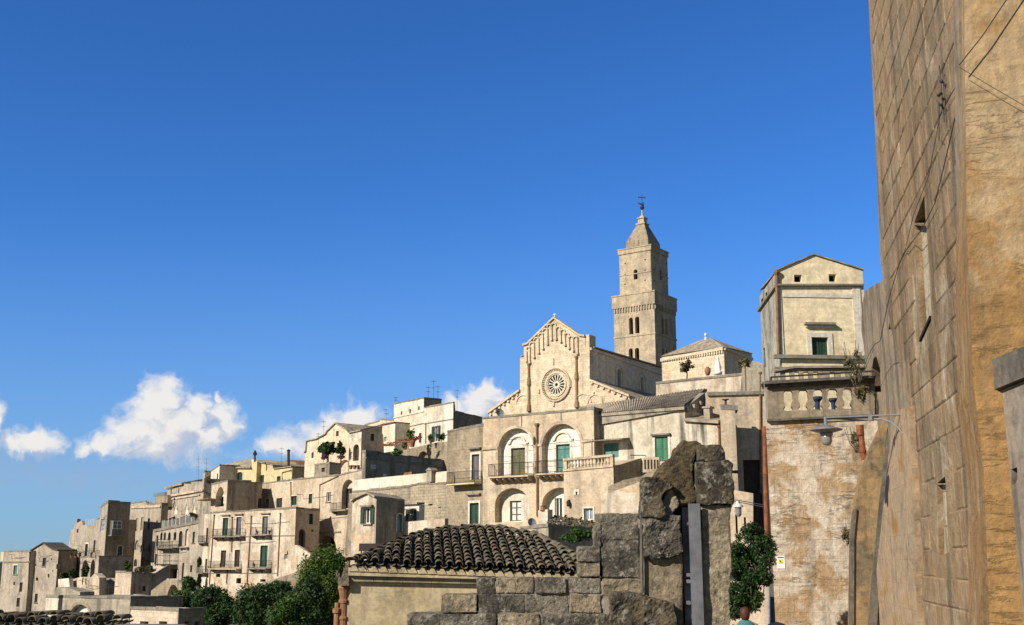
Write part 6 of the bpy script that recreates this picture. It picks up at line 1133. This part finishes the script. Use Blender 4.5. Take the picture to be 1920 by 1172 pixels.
def courses(F, outline, rh, bw, gap, mat, holes=(), name='stone_courses', seed=3):
    pl = [F.uv(*p) for p in outline]; hs = [[F.uv(*p) for p in h] for h in holes]; rr = random.Random(seed); mb = MB(); us = [p[0] for p in pl]; zs = [p[1] for p in pl]; z = min(zs)
    while z < max(zs):
        h = rh * rr.uniform(.85, 1.15); u = min(us) - rr.random() * bw
        while u < max(us):
            w = bw * rr.uniform(.6, 1.35); c = [(u + gap, z + gap), (u + w - gap, z + gap), (u + w - gap, z + h - gap), (u + gap, z + h - gap)]
            c = [(a + rr.uniform(-.007, .007), b + rr.uniform(-.007, .007)) for a, b in c]; k = rr.choice((0, .002, .004, .007)) - .014; m = (u + w / 2, z + h / 2)
            if all(inside(pl, *q_) for q_ in c) and not any(inside(hh_, *q_) for hh_ in hs for q_ in c + [m]) and not any(c[0][0] < x < c[1][0] and c[0][1] < y < c[2][1] for hh_ in hs for x, y in hh_) and rr.random() > .01:
                e = .022; i_ = [(a + (e if n_ in (0, 3) else -e), b + (e if n_ < 2 else -e)) for n_, (a, b) in enumerate(c)]; i0 = len(mb.v)
                mb.v += [F.P(*q_, -.02) for q_ in c] + [F.P(*q_, .014 + k) for q_ in c] + [F.P(*q_, .026 + k + rr.uniform(-.003, .003)) for q_ in i_]
                for L_ in (0, 4):
                    for q_ in range(4): a, b = i0 + L_ + q_, i0 + L_ + (q_ + 1) % 4; mb.f.append((a, b, b + 4, a + 4))
                mb.f.append((i0 + 8, i0 + 9, i0 + 10, i0 + 11))
            u += w
        z += h
    return mb.build(name, mat, sbd)
courses(FWA, [(1802, -260), (1808, -60), (1812, 440), (1822, 715), (1840, 877), (1852, 1230), (1728, 1230), (1724, 1000), (1717, 900), (1708, 815), (1700, 740), (1692, 690), (1680, 640), (1664, 560), (1654, 480), (1644, 250), (1629, -40), (1617, -260)], .47, .85, .006, 'rwall', [[(1738, 355), (1750, 598), (1725, 645), (1710, 420)], [(1778, 885), (1783, 1040), (1758, 1048), (1753, 905)], [(1664, 600), (1674, 616), (1664, 622)]])
mb = MB()   # grey corner quoin strip
mb.prism(FWA, [FWA.uv(*p) for p in [(1795, -60), (1806, -60), (1812, 440), (1824, 715), (1818, 730), (1806, 560), (1803, 440)]], -.05, .055); mb.build('corner_strip', 'rfar', sbd)
for pts, r in (([(1800, 215), (1780, 300), (1760, 380), (1735, 430), (1700, 475), (1690, 500), (1672, 560), (1655, 640), (1645, 645), (1633, 665), (1624, 690)], .007), ([(1806, 150), (1770, 215), (1748, 330), (1720, 400), (1700, 480)], .005), ([(1768, 190), (1768, 262), (1775, 266)], .006)):
    mb = MB(); mb.tube([FWA.P(*FWA.uv(*p), .05) for p in pts], r, 5); mb.build('cable', 'iron', sbd)
mb = MB(); c = FWA.P(*FWA.uv(1774, 175), .06)
for k in range(9): e = Vector((random.uniform(-.05, .05), random.uniform(-.12, .12), -.05 * k + .2)); mb.lathe(c + e, [(.012, 0), (.028, .02), (.012, .045)], 7)
mb.tube([c + Vector((0, 0, .4)), c - Vector((0, 0, .4))], .012, 5); mb.build('cable_bracket', 'iron', sbd)
for pts, r, lab in (([(1797, 132), (1840, 78), (1905, -20)], .007, 'taut dark cable running up across the ochre wall'), ([(1797, 136), (1850, 168), (1925, 212)], .004, 'thin cable sagging down to the right across the ochre wall')):
    mb = MB(); mb.tube([FO.P(*FO.uv(*p), .15) for p in pts], r, 5); one(mb, 'overhead_cable', 'iron', lab, 'cable', tuple(FO.P(*FO.uv(*pts[0]), .15)))
gq = at(1870, HZ, 12.6); FG = Face((gq.x, gq.y), dirL(3)); gw = thing('grey_side_wall', 'pale grey rendered wall with a dark stone cornice at the right edge', 'wall', (gq.x, gq.y, -4), None)
pl = [FG.uv(*p) for p in [(1867, 735), (1880, 900), (1896, 1230), (2100, 1230), (2100, 650), (1990, 688)]]; hh = [([FG.uv(*p) for p in [(1896, 880), (1907, 876), (1908, 904), (1897, 910)]], .1)]
mb = MB(); mb.holed(FG, pl, hh); mb.poly([FG.P(*p, -.8) for p in pl]); 
for i in range(len(pl)): A, B = pl[i], pl[(i + 1) % len(pl)]; mb.poly([FG.P(*A), FG.P(*A, -.8), FG.P(*B, -.8), FG.P(*B)])
mb.build('wall', 'greyr', gw); mb = MB(); mb.prism(FG, [FG.uv(*p) for p in [(1862, 678), (1867, 734), (2000, 680), (2000, 622)]], -.9, .07); mb.build('cornice', 'edge', gw)
# ---------------------------------------------------------------- street lamp on its bracket
Yl = 20.3; B0 = FWA.P(*FWA.uv(1701, 778)); L0 = at(1549, 787, Yl + .35); lam = thing('street_lamp', 'grey enamel disc street lamp hanging from a long wall bracket', 'street lamp', tuple(L0 - Vector((0, 0, .6))), None)
mb = MB(); dv = (B0 - L0); A = at(1549, 783, Yl + .35); mb.tube([A, at(1702, 777, B0.y)], .017, 8); mb.tube([at(1551, 789, Yl + .35), at(1648, 786, (B0.y + L0.y) / 2)], .02, 8)
cp = [(1640, 785.5), (1655, 786), (1672, 792), (1686, 804), (1697, 820), (1704, 840), (1707, 856)]; mb.tube([at(x, y, L0.y + (B0.y - L0.y) * (x - 1549) / 152) for x, y in cp], .02, 8)
j = at(1633, 783.5, L0.y + (B0.y - L0.y) * .55); mb.lathe(j - Vector((0, 0, .055)), [(.05, 0), (.05, .11)], 8); w_ = at(1706, 852, B0.y - .3); mb.lathe(w_ - Vector((0, 0, .1)), [(.035, 0), (.035, .2)], 8); mb.build('bracket', 'lampg', lam)
u_ = mpp(Yl + .35); c = at(1549, 806, Yl + .35); mb = MB(); mb.lathe(c + Vector((0, 0, u_ * 8)), [(u_ * 3.2, 0), (u_ * 3.2, u_ * 14), (u_ * 2, u_ * 16)], 12); mb.build('holder', 'lampg', lam, smooth=False)
mb = MB(); mb.lathe(c, [(u_ * 11, -u_ * 6), (u_ * 28, -u_ * 1.2), (u_ * 29.5, 0), (u_ * 28, u_ * 1.2), (u_ * 14, u_ * 6), (u_ * 5, u_ * 8.5), (u_ * 3, u_ * 10)], 28); mb.build('lamp_shade', 'lampg', lam, smooth=True)
mb = MB(); mb.lathe(c - Vector((0, 0, u_ * 29)), [(u_ * 2, 0), (u_ * 7, u_ * 2), (u_ * 9.3, u_ * 7), (u_ * 9.6, u_ * 14), (u_ * 9.6, u_ * 21)], 16); mb.lathe(c - Vector((0, 0, u_ * 11)), [(u_ * 11.5, 0), (u_ * 11.5, u_ * 5)], 16)
m_, t_, b_ = newmat('lamp_glass'); b_.inputs['Base Color'].default_value = (.2, .2, .19, 1); b_.inputs['Roughness'].default_value = .12; b_.inputs['Specular IOR Level'].default_value = .6; M['lglass'] = m_; mb.build('lamp_glass', 'lglass', lam, smooth=True)
Yq = 34; c = at(1384, 948, Yq); l2 = thing('street_lamp', 'small white street lamp on a wire right of the ruined pier', 'street lamp', tuple(c - Vector((0, 0, .4))), None); u_ = mpp(Yq); mb = MB(); mb.lathe(c, [(u_ * 9, -u_ * 3), (u_ * 9, 0), (u_ * 4, u_ * 3), (u_ * 3, u_ * 8)], 14); mb.build('lamp_shade', 'frame', l2); mb = MB(); mb.lathe(c - Vector((0, 0, u_ * 20)), [(u_ * 3, 0), (u_ * 5.5, u_ * 4), (u_ * 6, u_ * 17)], 12); mb.build('lamp_glass', 'lglass', l2)
mb = MB(); mb.tube([at(1340, 934, Yq), at(1384, 938, Yq), at(1438, 948, 27)], .012, 5); mb.tube([at(1340, 938, Yq), at(1384, 941, Yq), at(1438, 952, 27)], .012, 5); mb.build('wire', 'iron', l2)
# ---------------------------------------------------------------- alley floor, person, parasol
mb = MB(); mb.hexa([Vector(v) for v in ((3.4, 12, -3.3), (10, 12, -3.3), (12, 33, -3.3), (2.2, 33, -3.3), (3.4, 12, -2.78), (10, 12, -2.78), (12, 33, -2.78), (2.2, 33, -2.78))]); M['pave'] = wallmat('stone_paving', (.35, .31, .25), (.28, .25, .2), (.15, .13, .1), 44, .8, brick=(.6, .4, .9)); tag(mb.build('pavement', 'pave'), 'stone paved alley floor', None, None, 'structure')
Yp = 23.0; hd = at(1396.5, 1147, Yp); px0, pz0 = hd.x, -2.78; pe = thing('person', 'person in a teal top with reddish hair below the dark green bush', 'person', (px0, Yp, pz0), None); pe.rotation_euler.z = PI; Hh = hd.z + .11 - pz0
sk = [(0, .52, 0, .13), (0, .62, 0, .125), (0, .74, 0, .14), (0, .81, 0, .1), (0, .855, 0, .055), (0, .9, 0, .075), (0, .945, .0, .08), (-.1, .8, 0, .06), (-.14, .64, -.01, .042), (-.13, .5, .03, .032), (-.13, .45, .045, .035), (.1, .8, 0, .06), (.14, .64, -.01, .042), (.13, .5, .03, .032), (.13, .45, .045, .035), (-.055, .47, 0, .085), (-.06, .27, .01, .058), (-.06, .04, -.01, .042), (-.065, .02, .07, .035), (.055, .47, 0, .085), (.06, .27, .01, .058), (.06, .04, -.01, .042), (.065, .02, .07, .035)]
ed = [(0, 1), (1, 2), (2, 3), (3, 4), (4, 5), (5, 6), (3, 7), (7, 8), (8, 9), (9, 10), (3, 11), (11, 12), (12, 13), (13, 14), (0, 15), (15, 16), (16, 17), (17, 18), (0, 19), (19, 20), (20, 21), (21, 22)]
vv = [(x * Hh * 1.12, -f * Hh, z * Hh) for x, z, f, r in sk]; rad = [s[3] for s in sk]
for s, wi in ((-1, 10), (1, 14)):     # five fingers on each hand
    b0 = Vector(vv[wi])
    for k in range(5):
        L = (.05, .085, .095, .088, .07)[k]; o_ = Vector((s * (-.028 if k == 0 else -.02 + .014 * k) , -.01 - (.02 if k == 0 else 0), -.04 if k else 0)); m1 = b0 + o_; m2 = m1 + Vector((-s * .01 * (2 if k == 0 else 1), -.012, -L * .6)); m3 = m2 + Vector((-s * .012, -.012, -L * .4)); i = len(vv)
        vv += [tuple(m1), tuple(m2), tuple(m3)]; rad += [.0095 / .9, .009 / .9, .0075 / .9]; ed += [(wi, i), (i, i + 1), (i + 1, i + 2)]
me = bpy.data.meshes.new('body'); me.from_pydata(vv, ed, []); me.materials.append(M['skin']); bo = bpy.data.objects.new('body', me); COL.objects.link(bo); bo.parent = pe
bo.modifiers.new('skin', 'SKIN'); me.skin_vertices or None
for i, sv_ in enumerate(me.skin_vertices[0].data): sv_.radius = (rad[i] * .9, rad[i] * .9); sv_.use_root = (i == 0)
sb_ = bo.modifiers.new('sub', 'SUBSURF'); sb_.levels = 2; sb_.render_levels = 2
hx, hz_ = 0, .94 * Hh
mb = MB(); mb.sm = True; W_ = Vector((px0, Yp, pz0))
mb.lathe(W_ + Vector((0, .015, Hh * .985 - .2)), [(.05, -.06), (.085, 0), (.1, .07), (.095, .14), (.06, .2), (.02, .215)], 14); mb.build('hair', 'hair', pe)
mb = MB(); mb.sm = True
for sx in (-.035, .035): mb.lathe(W_ + Vector((sx, -.082, hz_ - .005)), [(.004, -.012), (.012, -.005), (.012, .005), (.004, .012)], 8)
mb.build('eyes', 'frame', pe); mb = MB(); mb.hexa([W_ + Vector(v) for v in ((-.014, -.08, hz_ - .05), (.014, -.08, hz_ - .05), (.006, -.07, hz_), (-.006, -.07, hz_), (-.012, -.108, hz_ - .046), (.012, -.108, hz_ - .046), (.004, -.085, hz_), (-.004, -.085, hz_))]); mb.build('nose', 'skin', pe)
def oval(c, prof, seg=18):
    mb = MB(); mb.sm = True
    for z, rx, ry in prof:
        for q_ in range(seg): a = 2 * PI * q_ / seg; mb.v.append(c + Vector((rx * cos(a), ry * sin(a), z)))
    for k in range(len(prof) - 1):
        for q_ in range(seg): a = k * seg + q_; b = k * seg + (q_ + 1) % seg; mb.f.append((a, b, b + seg, a + seg))
    return mb
mb = oval(W_, [(.5 * Hh, .185, .135), (.6 * Hh, .165, .125), (.7 * Hh, .19, .14), (.78 * Hh, .215, .135), (.815 * Hh, .2, .11), (.84 * Hh, .12, .085), (.855 * Hh, .07, .065)])
for s in (-1, 1): mb.tube([W_ + Vector((s * .19, 0, .8 * Hh)), W_ + Vector((s * .25, .0, .72 * Hh)), W_ + Vector((s * .275, .015, .62 * Hh))], .07, 12, .06)
mb.build('teal_top', 'tealc', pe)
mb = MB(); mb.sm = True
for s in (-1, 1): mb.tube([W_ + Vector((s * .09, 0, .53 * Hh)), W_ + Vector((s * .115, -.02, .27 * Hh)), W_ + Vector((s * .118, .02, .05 * Hh))], .12, 12, .075)
mb.build('trousers', 'jean', pe)
c = at(1456, 1166, 24.5); pz = -2.78 - c.z; um_ = thing('parasol', 'blue grey cloth canopy at the bottom edge below the warning sign', 'parasol', (c.x, c.y, -2.78), None); mb = MB(); mb.lathe(c, [(.34, -.24), (.27, -.12), (.16, -.04), (.03, 0)], 12); mb.build('canopy', 'cloth', um_, smooth=True); mb = MB(); mb.tube([(c.x, c.y, -2.78), c], .015, 6); mb.build('pole', 'galv', um_)
